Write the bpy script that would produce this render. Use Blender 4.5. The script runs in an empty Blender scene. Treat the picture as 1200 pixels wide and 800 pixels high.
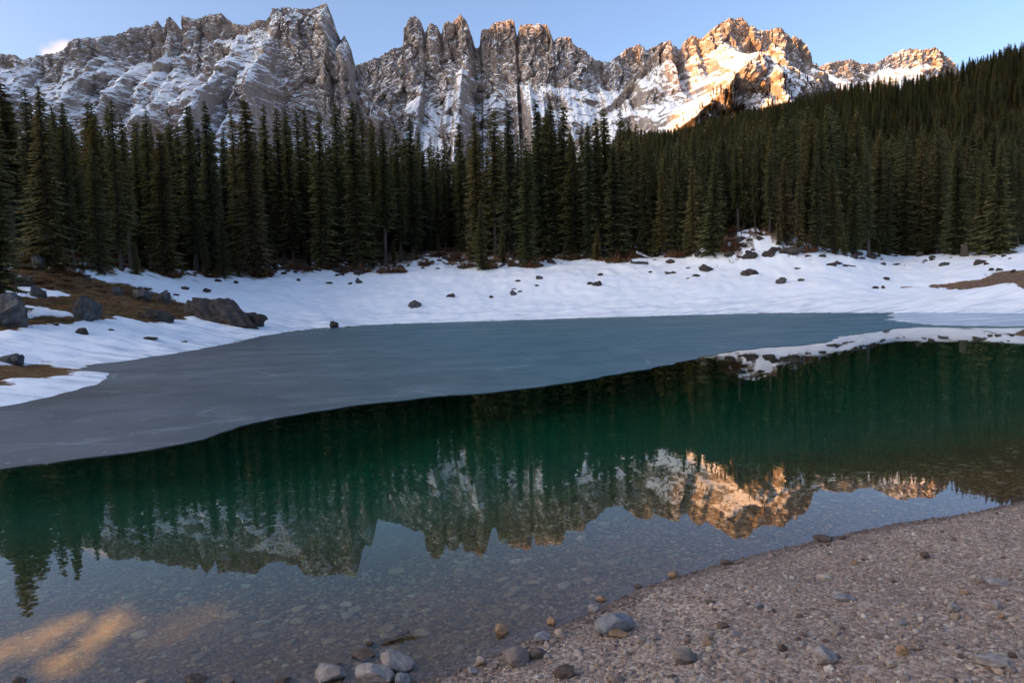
import bpy, bmesh, math, random
import numpy as np
from mathutils import Matrix, Vector

random.seed(7)
RNG = np.random.default_rng(11)
SC = bpy.context.scene
COL = SC.collection

# ------------------------------------------------------------------ camera
CAM_H = 3.0
FPX = 800.0                       # focal length in pixels of a 1200 px wide picture
PITCH = math.atan(58.0 / FPX)
ROLL = math.radians(-1.9)
cam_data = bpy.data.cameras.new('camera')
cam_data.sensor_width = 36.0
cam_data.lens = 36.0 * FPX / 1200.0
cam_data.clip_start = 0.1
cam_data.clip_end = 30000.0
cam = bpy.data.objects.new('camera', cam_data)
COL.objects.link(cam)
CAM_R = Matrix.Rotation(math.pi / 2 - PITCH, 3, 'X') @ Matrix.Rotation(ROLL, 3, 'Z')
cam.matrix_world = Matrix.Translation((0, 0, CAM_H)) @ CAM_R.to_4x4()
SC.camera = cam
_R = np.array(CAM_R)
CR, CU, CF = _R[:, 0], _R[:, 1], -_R[:, 2]

# ------------------------------------------------------------------ light
SUN_H = np.array([0.94, 0.342])            # horizontal travel direction of the light
SUN_H = SUN_H / np.linalg.norm(SUN_H)
SUN_TAN = 0.287                            # tangent of the sun's elevation
SUN_EL = math.atan(SUN_TAN)
sun_pos_dir = Vector((-SUN_H[0], -SUN_H[1], SUN_TAN)).normalized()
sun_data = bpy.data.lights.new('sun', 'SUN')
sun_data.energy = 5.0
sun_data.angle = math.radians(0.5)
sun_data.color = (1.0, 0.40, 0.065)
sun = bpy.data.objects.new('sun', sun_data)
sun.rotation_euler = sun_pos_dir.to_track_quat('Z', 'Y').to_euler()
sun.location = (-300, -200, 400)
COL.objects.link(sun)

world = bpy.data.worlds.new('World')
SC.world = world
world.use_nodes = True
wt = world.node_tree
for n in list(wt.nodes):
    wt.nodes.remove(n)
w_out = wt.nodes.new('ShaderNodeOutputWorld')
w_bg = wt.nodes.new('ShaderNodeBackground')
w_sky = wt.nodes.new('ShaderNodeTexSky')
w_sky.sky_type = 'NISHITA'
w_sky.sun_disc = False
w_sky.sun_elevation = SUN_EL
w_sky.sun_rotation = math.atan2(-SUN_H[0], -SUN_H[1])
w_sky.altitude = 1500.0
w_sky.air_density = 0.7
w_sky.dust_density = 10.0
w_sky.ozone_density = 1.2
w_bg.inputs['Strength'].default_value = 0.15
wt.links.new(w_bg.outputs['Background'], w_out.inputs['Surface'])

SC.view_settings.view_transform = 'Standard'
SC.view_settings.look = 'None'
SC.view_settings.gamma = 1.0
SC.view_settings.use_curve_mapping = False
SC.view_settings.exposure = 1.42
SC.cycles.max_bounces = 12
SC.cycles.transmission_bounces = 8
SC.cycles.use_denoising = True
SC.render.film_transparent = False


# ------------------------------------------------------------------ noise and helpers
_P = np.random.default_rng(5).permutation(4096)
_G2 = np.random.default_rng(6).uniform(0, 2 * math.pi, 4096)


def pn(x, y, seed=0):
    """2D gradient noise, about -1..1"""
    x = np.asarray(x, float) + seed * 17.31
    y = np.asarray(y, float) + seed * 9.77
    xi = np.floor(x).astype(np.int64)
    yi = np.floor(y).astype(np.int64)
    fx, fy = x - xi, y - yi
    u = fx * fx * fx * (fx * (fx * 6 - 15) + 10)
    v = fy * fy * fy * (fy * (fy * 6 - 15) + 10)

    def g(ix, iy, dx, dy):
        h = _P[(_P[(ix + seed * 131) & 4095] + iy) & 4095]
        a = _G2[h]
        return np.cos(a) * dx + np.sin(a) * dy
    n00 = g(xi, yi, fx, fy)
    n10 = g(xi + 1, yi, fx - 1, fy)
    n01 = g(xi, yi + 1, fx, fy - 1)
    n11 = g(xi + 1, yi + 1, fx - 1, fy - 1)
    a = n00 + u * (n10 - n00)
    b = n01 + u * (n11 - n01)
    return (a + v * (b - a)) * 1.5


def fbm(x, y, octv=4, seed=0, gain=0.5, lac=2.03):
    s, a = 0.0, 1.0
    for k in range(octv):
        s = s + a * pn(x, y, seed + k * 3)
        x, y, a = np.asarray(x) * lac, np.asarray(y) * lac, a * gain
    return s


def ridged(x, y, octv=4, seed=0, gain=0.5):
    s, a = 0.0, 1.0
    for k in range(octv):
        s = s + a * (1 - np.abs(pn(x, y, seed + k * 3)) * 1.6)
        x, y, a = np.asarray(x) * 2.05, np.asarray(y) * 2.05, a * gain
    return s


def cells(x, y, seed=0):
    """random value of the nearest jittered cell and distance to its centre"""
    xi, yi = np.floor(x).astype(np.int64), np.floor(y).astype(np.int64)
    best = np.full(np.shape(x), 9e9)
    val = np.zeros(np.shape(x))
    for dx in (-1, 0, 1):
        for dy in (-1, 0, 1):
            h = _P[(_P[(xi + dx + seed * 71) & 4095] + yi + dy) & 4095]
            cx = xi + dx + 0.5 + 0.42 * np.cos(_G2[h])
            cy = yi + dy + 0.5 + 0.42 * np.sin(_G2[(h + 911) & 4095])
            d = (x - cx) ** 2 + (y - cy) ** 2
            m = d < best
            best = np.where(m, d, best)
            val = np.where(m, _G2[(h + 377) & 4095] / math.pi - 1, val)
    return val, np.sqrt(best)


def sstep(e0, e1, x):
    t = np.clip((np.asarray(x, float) - e0) / (e1 - e0), 0, 1)
    return t * t * (3 - 2 * t)


def ray(px, py):
    return CF * FPX + CR * (px - 600.0) + CU * (400.0 - py)


def on_plane(px, py, z=0.0):
    d = ray(px, py)
    k = (z - CAM_H) / d[2]
    return np.array([d[0] * k, d[1] * k])


def slope_of(px, py):
    """(x/y, (z-h)/y) of a pixel's direction"""
    d = ray(px, py)
    return d[0] / d[1], d[2] / d[1]


def poly_sdf(x, y, P):
    """signed distance to polygon, negative inside"""
    P = np.asarray(P, float)
    best = np.full(np.shape(x), 1e18)
    inside = np.zeros(np.shape(x), bool)
    n = len(P)
    for i in range(n):
        ax, ay = P[i]
        bx, by = P[(i + 1) % n]
        ex, ey = bx - ax, by - ay
        wx, wy = x - ax, y - ay
        t = np.clip((wx * ex + wy * ey) / (ex * ex + ey * ey + 1e-12), 0, 1)
        best = np.minimum(best, (wx - ex * t) ** 2 + (wy - ey * t) ** 2)
        c = (ay <= y) != (by <= y)
        with np.errstate(divide='ignore', invalid='ignore'):
            xx = ax + (y - ay) / (ey if ey != 0 else 1e-12) * ex
        inside ^= c & (x < xx)
    d = np.sqrt(best)
    return np.where(inside, -d, d)


def mesh_from(name, V, F, smooth=True):
    """V (n,3); F (m,3) or (m,4) int arrays or list"""
    me = bpy.data.meshes.new(name)
    V = np.asarray(V, np.float32)
    F = np.asarray(F, np.int32)
    k = F.shape[1]
    me.vertices.add(len(V))
    me.vertices.foreach_set('co', V.ravel())
    me.loops.add(F.size)
    me.loops.foreach_set('vertex_index', F.ravel())
    me.polygons.add(len(F))
    me.polygons.foreach_set('loop_start', np.arange(0, F.size, k, dtype=np.int32))
    me.polygons.foreach_set('loop_total', np.full(len(F), k, np.int32))
    me.polygons.foreach_set('use_smooth', np.full(len(F), smooth, bool))
    me.update(calc_edges=True)
    return me


def grid_faces(nr, nc):
    i = np.arange(nr - 1)[:, None] * nc + np.arange(nc - 1)[None, :]
    return np.stack([i, i + 1, i + nc + 1, i + nc], -1).reshape(-1, 4)


def fattr(me, name, vals):
    a = me.attributes.new(name, 'FLOAT', 'POINT')
    a.data.foreach_set('value', np.asarray(vals, np.float32).ravel())


def link(name, data, mat=None, parent=None, loc=None):
    o = bpy.data.objects.new(name, data)
    COL.objects.link(o)
    if mat is not None and data is not None and len(data.materials) == 0:
        data.materials.append(mat)
    if parent is not None:
        o.parent = parent
    if loc is not None:
        o.location = loc
    return o


def tag(o, label=None, cat=None, group=None, kind=None):
    if label:
        o['label'] = label
    if cat:
        o['category'] = cat
    if group:
        o['group'] = group
    if kind:
        o['kind'] = kind
    return o


# ------------------------------------------------------------------ node helper
class NT:
    def __init__(self, name):
        self.mat = bpy.data.materials.new(name)
        self.mat.use_nodes = True
        self.t = self.mat.node_tree
        for n in list(self.t.nodes):
            self.t.nodes.remove(n)
        self.out = self.t.nodes.new('ShaderNodeOutputMaterial')

    def n(self, kind, **kw):
        nd = self.t.nodes.new(kind)
        for k, v in kw.items():
            if k.startswith('_'):
                setattr(nd, k[1:], v)
            else:
                self.set(nd.inputs[k.replace('__', ' ')], v)
        return nd

    def set(self, sock, v):
        if isinstance(v, bpy.types.NodeSocket):
            self.t.links.new(v, sock)
        elif isinstance(v, tuple) and len(v) == 3 and sock.type == 'RGBA':
            sock.default_value = (*v, 1.0)
        else:
            sock.default_value = v

    def coord(self):
        return self.t.nodes.new('ShaderNodeNewGeometry').outputs['Position']

    def objcoord(self):
        return self.t.nodes.new('ShaderNodeTexCoord').outputs['Object']

    def scale(self, vec, s):
        m = self.t.nodes.new('ShaderNodeMapping')
        self.set(m.inputs['Vector'], vec)
        m.inputs['Scale'].default_value = s
        return m.outputs['Vector']

    def noise(self, vec, scale, detail=4.0, rough=0.55, dist=0.0):
        m = self.t.nodes.new('ShaderNodeTexNoise')
        self.set(m.inputs['Vector'], vec)
        m.inputs['Scale'].default_value = scale
        m.inputs['Detail'].default_value = detail
        m.inputs['Roughness'].default_value = rough
        m.inputs['Distortion'].default_value = dist
        return m.outputs['Fac']

    def vor(self, vec, scale, feature='F1', out='Distance'):
        m = self.t.nodes.new('ShaderNodeTexVoronoi')
        m.feature = feature
        self.set(m.inputs['Vector'], vec)
        m.inputs['Scale'].default_value = scale
        return m.outputs[out]

    def ramp(self, fac, stops):
        m = self.t.nodes.new('ShaderNodeValToRGB')
        self.set(m.inputs['Fac'], fac)
        els = m.color_ramp.elements
        while len(els) > 1:
            els.remove(els[-1])
        els[0].position = stops[0][0]
        els[0].color = (*stops[0][1], 1)
        for p, c in stops[1:]:
            e = els.new(p)
            e.color = (*c, 1)
        return m.outputs['Color']

    def rng(self, v, a, b, c=0.0, d=1.0, smooth=False):
        m = self.t.nodes.new('ShaderNodeMapRange')
        if smooth:
            m.interpolation_type = 'SMOOTHSTEP'
        self.set(m.inputs['Value'], v)
        m.inputs['From Min'].default_value = a
        m.inputs['From Max'].default_value = b
        m.inputs['To Min'].default_value = c
        m.inputs['To Max'].default_value = d
        return m.outputs['Result']

    def mix(self, fac, a, b, mode='MIX'):
        m = self.t.nodes.new('ShaderNodeMix')
        m.data_type = 'RGBA'
        m.blend_type = mode
        self.set(m.inputs[0], fac)
        self.set(m.inputs[6], a if not isinstance(a, tuple) else (*a, 1.0))
        self.set(m.inputs[7], b if not isinstance(b, tuple) else (*b, 1.0))
        return m.outputs[2]

    def math(self, op, a, b=0.0):
        m = self.t.nodes.new('ShaderNodeMath')
        m.operation = op
        self.set(m.inputs[0], a)
        self.set(m.inputs[1], b)
        return m.outputs[0]

    def attr(self, name, kind='GEOMETRY', out='Fac'):
        m = self.t.nodes.new('ShaderNodeAttribute')
        m.attribute_type = kind
        m.attribute_name = name
        return m.outputs[out]

    def bump(self, h, strength, dist):
        m = self.t.nodes.new('ShaderNodeBump')
        self.set(m.inputs['Height'], h)
        self.set(m.inputs['Strength'], strength)
        m.inputs['Distance'].default_value = dist
        return m.outputs['Normal']

    def pbsdf(self, color, rough=0.8, normal=None, spec=0.3):
        m = self.t.nodes.new('ShaderNodeBsdfPrincipled')
        self.set(m.inputs['Base Color'], color)
        self.set(m.inputs['Roughness'], rough)
        self.set(m.inputs['Specular IOR Level'], spec)
        if normal is not None:
            self.set(m.inputs['Normal'], normal)
        return m

    def finish(self, shader):
        self.t.links.new(shader.outputs[0], self.out.inputs['Surface'])
        return self.mat


# ------------------------------------------------------------------ clouds of the sky (part of the world)
def world_clouds():
    t = wt
    tc = t.nodes.new('ShaderNodeTexCoord')
    total = None
    # (direction, along axis, half length, half width, strength)
    def refl(px, py):
        d = ray(px, py)
        d = np.array([d[0], d[1], -d[2]])
        return d / np.linalg.norm(d)

    def direct(px, py):
        d = ray(px, py)
        return d / np.linalg.norm(d)
    spots = [(refl(-10, 772), refl(95, 728), 0.016, 0.62), (refl(66, 782), refl(140, 724), 0.020, 0.8),
             (refl(165, 752), refl(250, 722), 0.022, 0.15), (direct(56, 63), direct(80, 58), 0.009, 0.28)]
    nz = t.nodes.new('ShaderNodeTexNoise')
    mp = t.nodes.new('ShaderNodeMapping')
    mp.inputs['Scale'].default_value = (30, 30, 40)
    t.links.new(tc.outputs['Generated'], mp.inputs['Vector'])
    t.links.new(mp.outputs['Vector'], nz.inputs['Vector'])
    nz.inputs['Scale'].default_value = 1.0
    nz.inputs['Detail'].default_value = 5.0
    nz.inputs['Roughness'].default_value = 0.6

    def vm(op, a, b=None):
        m = t.nodes.new('ShaderNodeVectorMath')
        m.operation = op
        for i, v in enumerate((a, b)):
            if v is None:
                continue
            if isinstance(v, bpy.types.NodeSocket):
                t.links.new(v, m.inputs[i])
            else:
                m.inputs[i].default_value = v
        return m

    def mm(op, a, b=0.0, clamp=False):
        m = t.nodes.new('ShaderNodeMath')
        m.operation = op
        m.use_clamp = clamp
        for i, v in enumerate((a, b)):
            if isinstance(v, bpy.types.NodeSocket):
                t.links.new(v, m.inputs[i])
            else:
                m.inputs[i].default_value = v
        return m.outputs[0]
    for A, B, hw, st in spots:
        ab = B - A
        L2 = float(np.dot(ab, ab))
        d0 = vm('SUBTRACT', tc.outputs['Generated'], tuple(A))
        dt = vm('DOT_PRODUCT', d0.outputs[0], tuple(ab))
        k = mm('DIVIDE', dt.outputs['Value'], L2, True)
        sc = t.nodes.new('ShaderNodeVectorMath')
        sc.operation = 'SCALE'
        sc.inputs[0].default_value = tuple(ab)
        t.links.new(k, sc.inputs['Scale'])
        diff = vm('SUBTRACT', d0.outputs[0], sc.outputs[0])
        ln = vm('LENGTH', diff.outputs[0])
        q = mm('DIVIDE', ln.outputs['Value'], hw)
        wob = mm('MULTIPLY', mm('SUBTRACT', nz.outputs['Fac'], 0.5), 2.2)
        q = mm('ADD', q, wob)
        mr = t.nodes.new('ShaderNodeMapRange')
        mr.interpolation_type = 'SMOOTHSTEP'
        t.links.new(q, mr.inputs['Value'])
        mr.inputs['From Min'].default_value = 1.3
        mr.inputs['From Max'].default_value = -0.4
        mr.inputs['To Min'].default_value = 0.0
        mr.inputs['To Max'].default_value = st
        total = mr.outputs['Result'] if total is None else mm('MAXIMUM', total, mr.outputs['Result'])
    mix = t.nodes.new('ShaderNodeMix')
    mix.data_type = 'RGBA'
    t.links.new(mm('MINIMUM', total, 1.0), mix.inputs[0])
    t.links.new(w_sky.outputs['Color'], mix.inputs[6])
    mix.inputs[7].default_value = (10.0, 5.8, 3.2, 1.0)
    t.links.new(mix.outputs[2], w_bg.inputs['Color'])
    return mix


cloud_mix = world_clouds()

# ------------------------------------------------------------------ terrain function
near_px = [(-300, 826), (0, 806), (220, 803), (350, 800), (480, 801), (530, 792), (560, 775), (600, 757), (640, 738),
           (700, 711), (745, 690), (780, 679), (860, 657), (960, 630), (1060, 611), (1140, 598), (1200, 588), (1350, 566), (1550, 535)]
far_px = [(1400, 371), (1200, 368), (1100, 367), (1000, 366.5), (900, 367), (800, 369.5), (700, 372.5), (600, 375.5),
          (500, 378.5), (430, 381), (395, 384), (370, 385), (340, 389), (300, 395), (262, 404), (220, 412), (160, 421), (105, 428),
          (90, 433), (125, 438), (132, 443), (110, 452), (60, 466), (0, 478), (-120, 500)]
LAKE = [on_plane(*p) for p in near_px]
LAKE += [np.array(p, float) for p in ((30, 22), (44, 30), (62, 42))]
LAKE += [on_plane(*p) for p in far_px]
LAKE += [np.array(p, float) for p in ((-34, 17), (-30, 8), (-14, 4.5))]
LAKE = np.array(LAKE)

# distance of the forest edge as a function of x/y, found from pixels on the bare slope
MOUND = on_plane(0, 0) * 0


def base_height(x, y):
    x = np.asarray(x, float)
    y = np.asarray(y, float)
    # a wobbling shoreline
    wob = 0.22 * pn(x * 0.7, y * 0.7, 3) * np.clip(np.hypot(x, y) / 25, 0.25, 2.5)
    d = poly_sdf(x, y, LAKE) + wob
    r = np.hypot(x, y)
    s = -d
    sw = np.clip(s, 0, None)
    water = -(0.015 + 0.11 * sw + 0.26 * np.clip(sw - 1.4, 0, None))
    water = np.maximum(water, -9.0 - 0.02 * sw)
    near = sstep(24, 10, y)
    dl = np.clip(d, 0, None)
    z_near = 0.2 * dl * np.exp(-dl / 40.0)
    z_far = 0.11 * dl + 0.12 * np.clip(dl - 2.0, 0, None)
    z_far = np.where(z_far > 10.5, 10.5 + (z_far - 10.5) * 0.22, z_far)
    z_far = np.minimum(z_far, 24)
    z_far = z_far + 2.4 * np.exp(-(((x + 49) / 14) ** 2 + ((y - 72) / 16) ** 2))
    z_far = z_far * (1 - 0.42 * sstep(0.42, 0.58, x / np.maximum(y, 1.0))) + 1.2 * np.exp(-(((x - 47) / 8) ** 2 + ((y - 62) / 4) ** 2))
    land = near * z_near + (1 - near) * z_far
    # the left spit is low
    spit = on_plane(30, 448)
    land = land * (1 - 0.6 * np.exp(-(((x - spit[0]) / 6) ** 2 + ((y - spit[1]) / 3.2) ** 2)))
    # snowy mound at the forest edge
    mx, my = 34.7, 98.0
    land = land + 3.6 * np.exp(-(((x - mx) / 7.5) ** 2 + ((y - my) / 7.0) ** 2)) + 0.5 * np.exp(-(((x - mx) / 9) ** 2 + ((y - my) / 9) ** 2)) * fbm(x * 0.35, y * 0.35, 3, 61)
    # undulation
    amp = np.clip(dl / 12, 0, 1) * (1 - near)
    land = land + amp * (0.32 * fbm(x * 0.09, y * 0.09, 3, 21) + 0.07 * fbm(x * 0.5, y * 0.5, 3, 25))
    hum = np.exp(-((dl - 34) / 12) ** 2) * (1 - near) * (x > -40)
    land = land + hum * (0.45 * np.abs(pn(x * 0.22, y * 0.22, 63)) + 0.30 * np.abs(pn(x * 0.55, y * 0.55, 64)))
    land = land + near * 0.03 * fbm(x * 0.9, y * 0.9, 3, 27) * np.clip(dl, 0, 1)
    z = np.where(d > 0, land, water)
    # hillside on the right
    yy = np.maximum(y, 1.0)
    a = x / yy
    hill = np.interp(a, HILL_A, HILL_T)
    rise = sstep(112, 430, y) ** 0.85
    back = 1 - 0.5 * sstep(440, 900, y)
    z = z + np.where(d > 0, hill * np.clip(yy, 0, 430) * rise * back, 0)
    # lakeside hills everywhere else round the valley
    z = z + sstep(150, 900, np.where(y < 100, r, 0)) * 60
    return z, d


_h = [(740, 152), (800, 148), (850, 138), (900, 124), (950, 112), (1000, 96), (1050, 85), (1100, 78), (1160, 62), (1200, 49), (1300, 30), (1500, 5)]
HILL_A, HILL_T = [-2.0, -0.2, 0.05, 0.14], [0.0, 0.01, 0.05, 0.095]
for p in _h:
    a_, t_ = slope_of(*p)
    HILL_A.append(a_)
    HILL_T.append(t_ - (0.074 if p[0] < 1120 else 0.060))
HILL_A.append(3.0)
HILL_T.append(0.33)


def height(x, y):
    return base_height(x, y)[0]


def ground_at(px, py, dmin=3.0, dmax=320.0):
    d = ray(px, py)
    k = np.geomspace(dmin, dmax, 900)
    x, y, z = d[0] / d[1] * k, k, CAM_H + d[2] / d[1] * k
    g = height(x, y)
    hit = np.nonzero(z <= g)[0]
    if len(hit) == 0:
        i = int(np.argmin(z - g))
        return np.array([x[i], y[i], g[i]])
    i = hit[0]
    if i == 0:
        return np.array([x[0], y[0], g[0]])
    f0, f1 = z[i - 1] - g[i - 1], z[i] - g[i]
    t = f0 / (f0 - f1 + 1e-9)
    kk = k[i - 1] + (k[i] - k[i - 1]) * t
    xx, yy = d[0] / d[1] * kk, kk
    return np.array([xx, yy, float(height(np.array([xx]), np.array([yy]))[0])])


front_px = [(-150, 298), (0, 300), (60, 312), (110, 318), (200, 322), (300, 322), (340, 312), (420, 312), (500, 298), (560, 308), (620, 309),
            (680, 302), (760, 299), (830, 295), (858, 284), (888, 272), (930, 288), (980, 298), (1050, 300), (1130, 297), (1200, 288), (1350, 283)]
FRONT = np.array([ground_at(*p) for p in front_px])
FR_A = FRONT[:, 0] / FRONT[:, 1]
FR_D = FRONT[:, 1]
_o = np.argsort(FR_A)
FR_A, FR_D = FR_A[_o], FR_D[_o]


def wpoly(pts):
    return np.array([ground_at(*p)[:2] for p in pts])


BROWN = [wpoly([(-120, 298), (0, 297), (45, 303), (75, 318), (110, 327), (150, 334), (205, 352), (238, 360), (215, 374), (180, 379), (140, 371), (100, 377), (60, 380), (20, 388), (-120, 392)]),
         wpoly([(-120, 426), (0, 427), (50, 426), (88, 434), (70, 442), (0, 452), (-120, 470)]),
         wpoly([(1058, 337.5), (1110, 333), (1150, 328), (1165, 319), (1200, 317), (1300, 315), (1300, 338), (1200, 338), (1100, 338)])]
WHITE = [wpoly([(-60, 303), (0, 304), (12, 307), (12, 319), (-60, 322)]),
         wpoly([(-60, 336), (0, 336), (16, 341), (30, 335), (50, 339), (88, 346), (60, 349), (-60, 349)]),
         wpoly([(30, 359), (48, 358), (62, 364), (86, 367), (84, 371), (30, 373)]),
         wpoly([(8, 322), (22, 324), (22, 327), (8, 326)])]
del front_px


def masks(x, y, d):
    """snow, brown, gravel weights of the land"""
    n1 = fbm(x * 0.35, y * 0.35, 4, 41)
    n2 = fbm(x * 1.3, y * 1.3, 3, 45)
    a = x / np.maximum(y, 1.0)
    fd = np.interp(a, FR_A, FR_D)
    far = sstep(16, 24, y)
    rocky = np.exp(-((a + 0.27) / 0.13) ** 2) + np.exp(-((a + 0.10) / 0.07) ** 2) + 0.6 * np.exp(-((a - 0.36) / 0.06) ** 2)
    forest = sstep(-7 - 8 * rocky, 6, y - fd + 3.0 * n1 + 1.2 * n2)
    litter = forest * sstep(-0.42, 0.0, n1 * 0.6 + n2 * 0.8 + (forest - 0.62) * 1.3 + 0.22 * np.clip(rocky, 0, 1))
    brown = np.zeros_like(x)
    for P in BROWN:
        sd = poly_sdf(x, y, P)
        brown = np.maximum(brown, sstep(0.55, -0.55, sd + 0.55 * n2 + 0.35 * n1))
    for P in WHITE:
        sd = poly_sdf(x, y, P)
        brown = brown * (1 - sstep(0.4, -0.4, sd + 0.45 * n2))
    snow = far * (1 - np.clip(brown + litter, 0, 1)) * (d > 0)
    snow = snow * (1 - sstep(160, 230, y) * 0.65)
    behind = (y < 16)
    snow = np.where(behind, 0, snow)
    return snow, np.clip(np.maximum(brown, litter), 0, 1) * far


def build_ground():
    ang_f = np.linspace(-0.80, 0.80, 720)
    ang_b = np.linspace(0.80, 2 * math.pi - 0.80, 110)[1:-1]
    ang = np.concatenate([ang_f, ang_b])
    r = np.concatenate([np.geomspace(0.6, 2.2, 30)[:-1], np.geomspace(2.2, 170, 540), np.geomspace(170, 9500, 90)[1:]])
    A, Rr = np.meshgrid(ang, r)
    X, Y = Rr * np.sin(A), Rr * np.cos(A)
    z, d = base_height(X.ravel(), Y.ravel())
    x, y = X.ravel(), Y.ravel()
    snow, brown = masks(x, y, d)
    z = z + 0.10 * snow * np.clip(d / 1.5, 0, 1)
    nr, nc = X.shape
    idx = np.arange(nr * nc).reshape(nr, nc)
    idx2 = np.concatenate([idx, idx[:, :1]], 1)
    F = np.stack([idx2[:-1, :-1], idx2[:-1, 1:], idx2[1:, 1:], idx2[1:, :-1]], -1).reshape(-1, 4)[:, ::-1]
    V = np.stack([x, y, z], -1)
    c = len(V)
    V = np.vstack([V, [[0, 0, float(height(np.array([0.0]), np.array([0.0]))[0])]]])
    # close the middle with degenerate-free quads
    me_tri = np.stack([idx[0], np.roll(idx[0], -1), np.full(nc, c), np.full(nc, c)], -1)
    me = mesh_from('ground', V, F)
    fattr(me, 'snow', np.append(snow, 0))
    fattr(me, 'brown', np.append(brown, 0))
    fattr(me, 'shore', np.append(d, -1))
    return me


def mat_ground():
    m = NT('ground')
    p = m.coord()
    snow = m.attr('snow')
    brown = m.attr('brown')
    shore = m.attr('shore')
    # gravel
    v1 = m.vor(p, 26.0, out='Color')
    v1d = m.vor(p, 26.0)
    sep = m.n('ShaderNodeSeparateColor', Color=v1)
    grav = m.ramp(sep.outputs[0], [(0, (0.24, 0.165, 0.125)), (0.35, (0.37, 0.265, 0.205)), (0.7, (0.47, 0.355, 0.28)), (1, (0.58, 0.49, 0.40))])
    big = m.noise(p, 0.5, 4)
    grav = m.mix(m.rng(big, 0.35, 0.7), grav, m.mix(0.5, grav, (0.17, 0.12, 0.10)))
    grav = m.mix(1.0, grav, m.ramp(v1d, [(0, (1, 1, 1)), (0.6, (0.9, 0.9, 0.9)), (1, (0.7, 0.7, 0.7))]), 'MULTIPLY')
    # silt on the lake bed away from the shore
    silt = m.mix(m.noise(p, 1.2, 4), (0.24, 0.23, 0.16), (0.34, 0.33, 0.245))
    grav = m.mix(m.rng(shore, 0.0, -0.3), grav, m.mix(1.0, grav, (1.0, 0.80, 0.46), 'MULTIPLY'))
    grav = m.mix(m.rng(shore, -2.5, -6.0, 0, 1, True), grav, silt)
    grav = m.mix(m.rng(m.math('ADD', shore, m.math('MULTIPLY', big, 0.25)), 0.38, 0.14, 0, 0.75, True), grav, m.mix(1.0, grav, (0.45, 0.42, 0.40), 'MULTIPLY'))
    # brown dead grass and litter
    st = m.noise(m.scale(p, (1, 1, 1)), 3.0, 6, 0.65)
    br = m.ramp(st, [(0.25, (0.05, 0.034, 0.022)), (0.45, (0.13, 0.08, 0.046)), (0.6, (0.23, 0.13, 0.07)), (0.8, (0.30, 0.19, 0.105))])
    # snow
    sn_n = m.noise(p, 0.6, 5, 0.6)
    sn = m.mix(m.rng(sn_n, 0.4, 0.7), (0.88, 0.90, 0.93), (0.93, 0.93, 0.93))
    crust = m.noise(m.scale(p, (0.25, 1.3, 1)), 0.9, 6, 0.7)
    cr_f = m.math('MULTIPLY', m.rng(shore, 11.0, 2.0), m.rng(crust, 0.45, 0.63))
    sn = m.mix(m.math('MULTIPLY', cr_f, 0.75), sn, (0.40, 0.46, 0.54))
    dirt = m.noise(p, 2.2, 5, 0.7)
    spk = m.noise(p, 7.0, 3, 0.6)
    sn = m.mix(m.rng(dirt, 0.66, 0.74, 0, 0.5), sn, (0.20, 0.16, 0.13))
    sn = m.mix(m.math('MULTIPLY', m.rng(spk, 0.62, 0.70), m.rng(m.noise(p, 0.15, 3), 0.44, 0.60, 0, 0.6)), sn, (0.16, 0.12, 0.09))
    edge = m.noise(p, 5.0, 4, 0.6)
    sfac = m.rng(m.math('ADD', snow, m.math('MULTIPLY', m.math('SUBTRACT', edge, 0.5), 0.9)), 0.38, 0.62)
    bfac = m.rng(m.math('ADD', brown, m.math('MULTIPLY', m.math('SUBTRACT', edge, 0.5), 0.6)), 0.3, 0.6)
    col = m.mix(bfac, grav, br)
    col = m.mix(sfac, col, sn)
    hb = m.math('ADD', m.math('MULTIPLY', v1d, -0.6), m.math('MULTIPLY', st, 0.5))
    n_r = m.bump(hb, 0.9, 0.03)
    n_s = m.bump(m.math('ADD', m.noise(p, 0.9, 7, 0.6), m.math('MULTIPLY', crust, 0.3)), 0.30, 0.25)
    b1 = m.pbsdf(col, 0.85, n_r, 0.25)
    b2 = m.pbsdf(col, 0.7, n_s, 0.25)
    mx = m.n('ShaderNodeMixShader', Fac=sfac)
    m.t.links.new(b1.outputs[0], mx.inputs[1])
    m.t.links.new(b2.outputs[0], mx.inputs[2])
    return m.finish(mx)


ground = link('ground', build_ground(), mat_ground())
tag(ground, 'snowy lakeside bank, gravel beach and lake bed', 'ground', kind='structure')


# ------------------------------------------------------------------ water and ice
def box_mesh(name, x0, x1, y0, y1, z0, z1):
    V = [(x, y, z) for z in (z0, z1) for y in (y0, y1) for x in (x0, x1)]
    F = [(0, 2, 3, 1), (4, 5, 7, 6), (0, 1, 5, 4), (2, 6, 7, 3), (0, 4, 6, 2), (1, 3, 7, 5)]
    return mesh_from(name, V, F, False)


def mat_water():
    m = NT('water')
    p = m.coord()
    w = m.noise(m.scale(p, (1.0, 1.0, 1.0)), 1.1, 3, 0.5)
    w2 = m.noise(m.scale(p, (1.0, 0.6, 1.0)), 7.0, 2, 0.5)
    h = m.math('ADD', w, m.math('MULTIPLY', w2, 0.06))
    nrm = m.bump(h, 0.010, 0.10)
    b = m.n('ShaderNodeBsdfPrincipled')
    b.inputs['Base Color'].default_value = (1, 1, 1, 1)
    b.inputs['Roughness'].default_value = 0.0
    b.inputs['IOR'].default_value = 1.39
    b.inputs['Transmission Weight'].default_value = 1.0
    m.t.links.new(nrm, b.inputs['Normal'])
    v = m.n('ShaderNodeVolumeAbsorption')
    v.inputs['Color'].default_value = (0.25, 0.87, 0.77, 1)
    v.inputs['Density'].default_value = 0.5
    m.t.links.new(v.outputs[0], m.out.inputs['Volume'])
    return m.finish(b)


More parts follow.
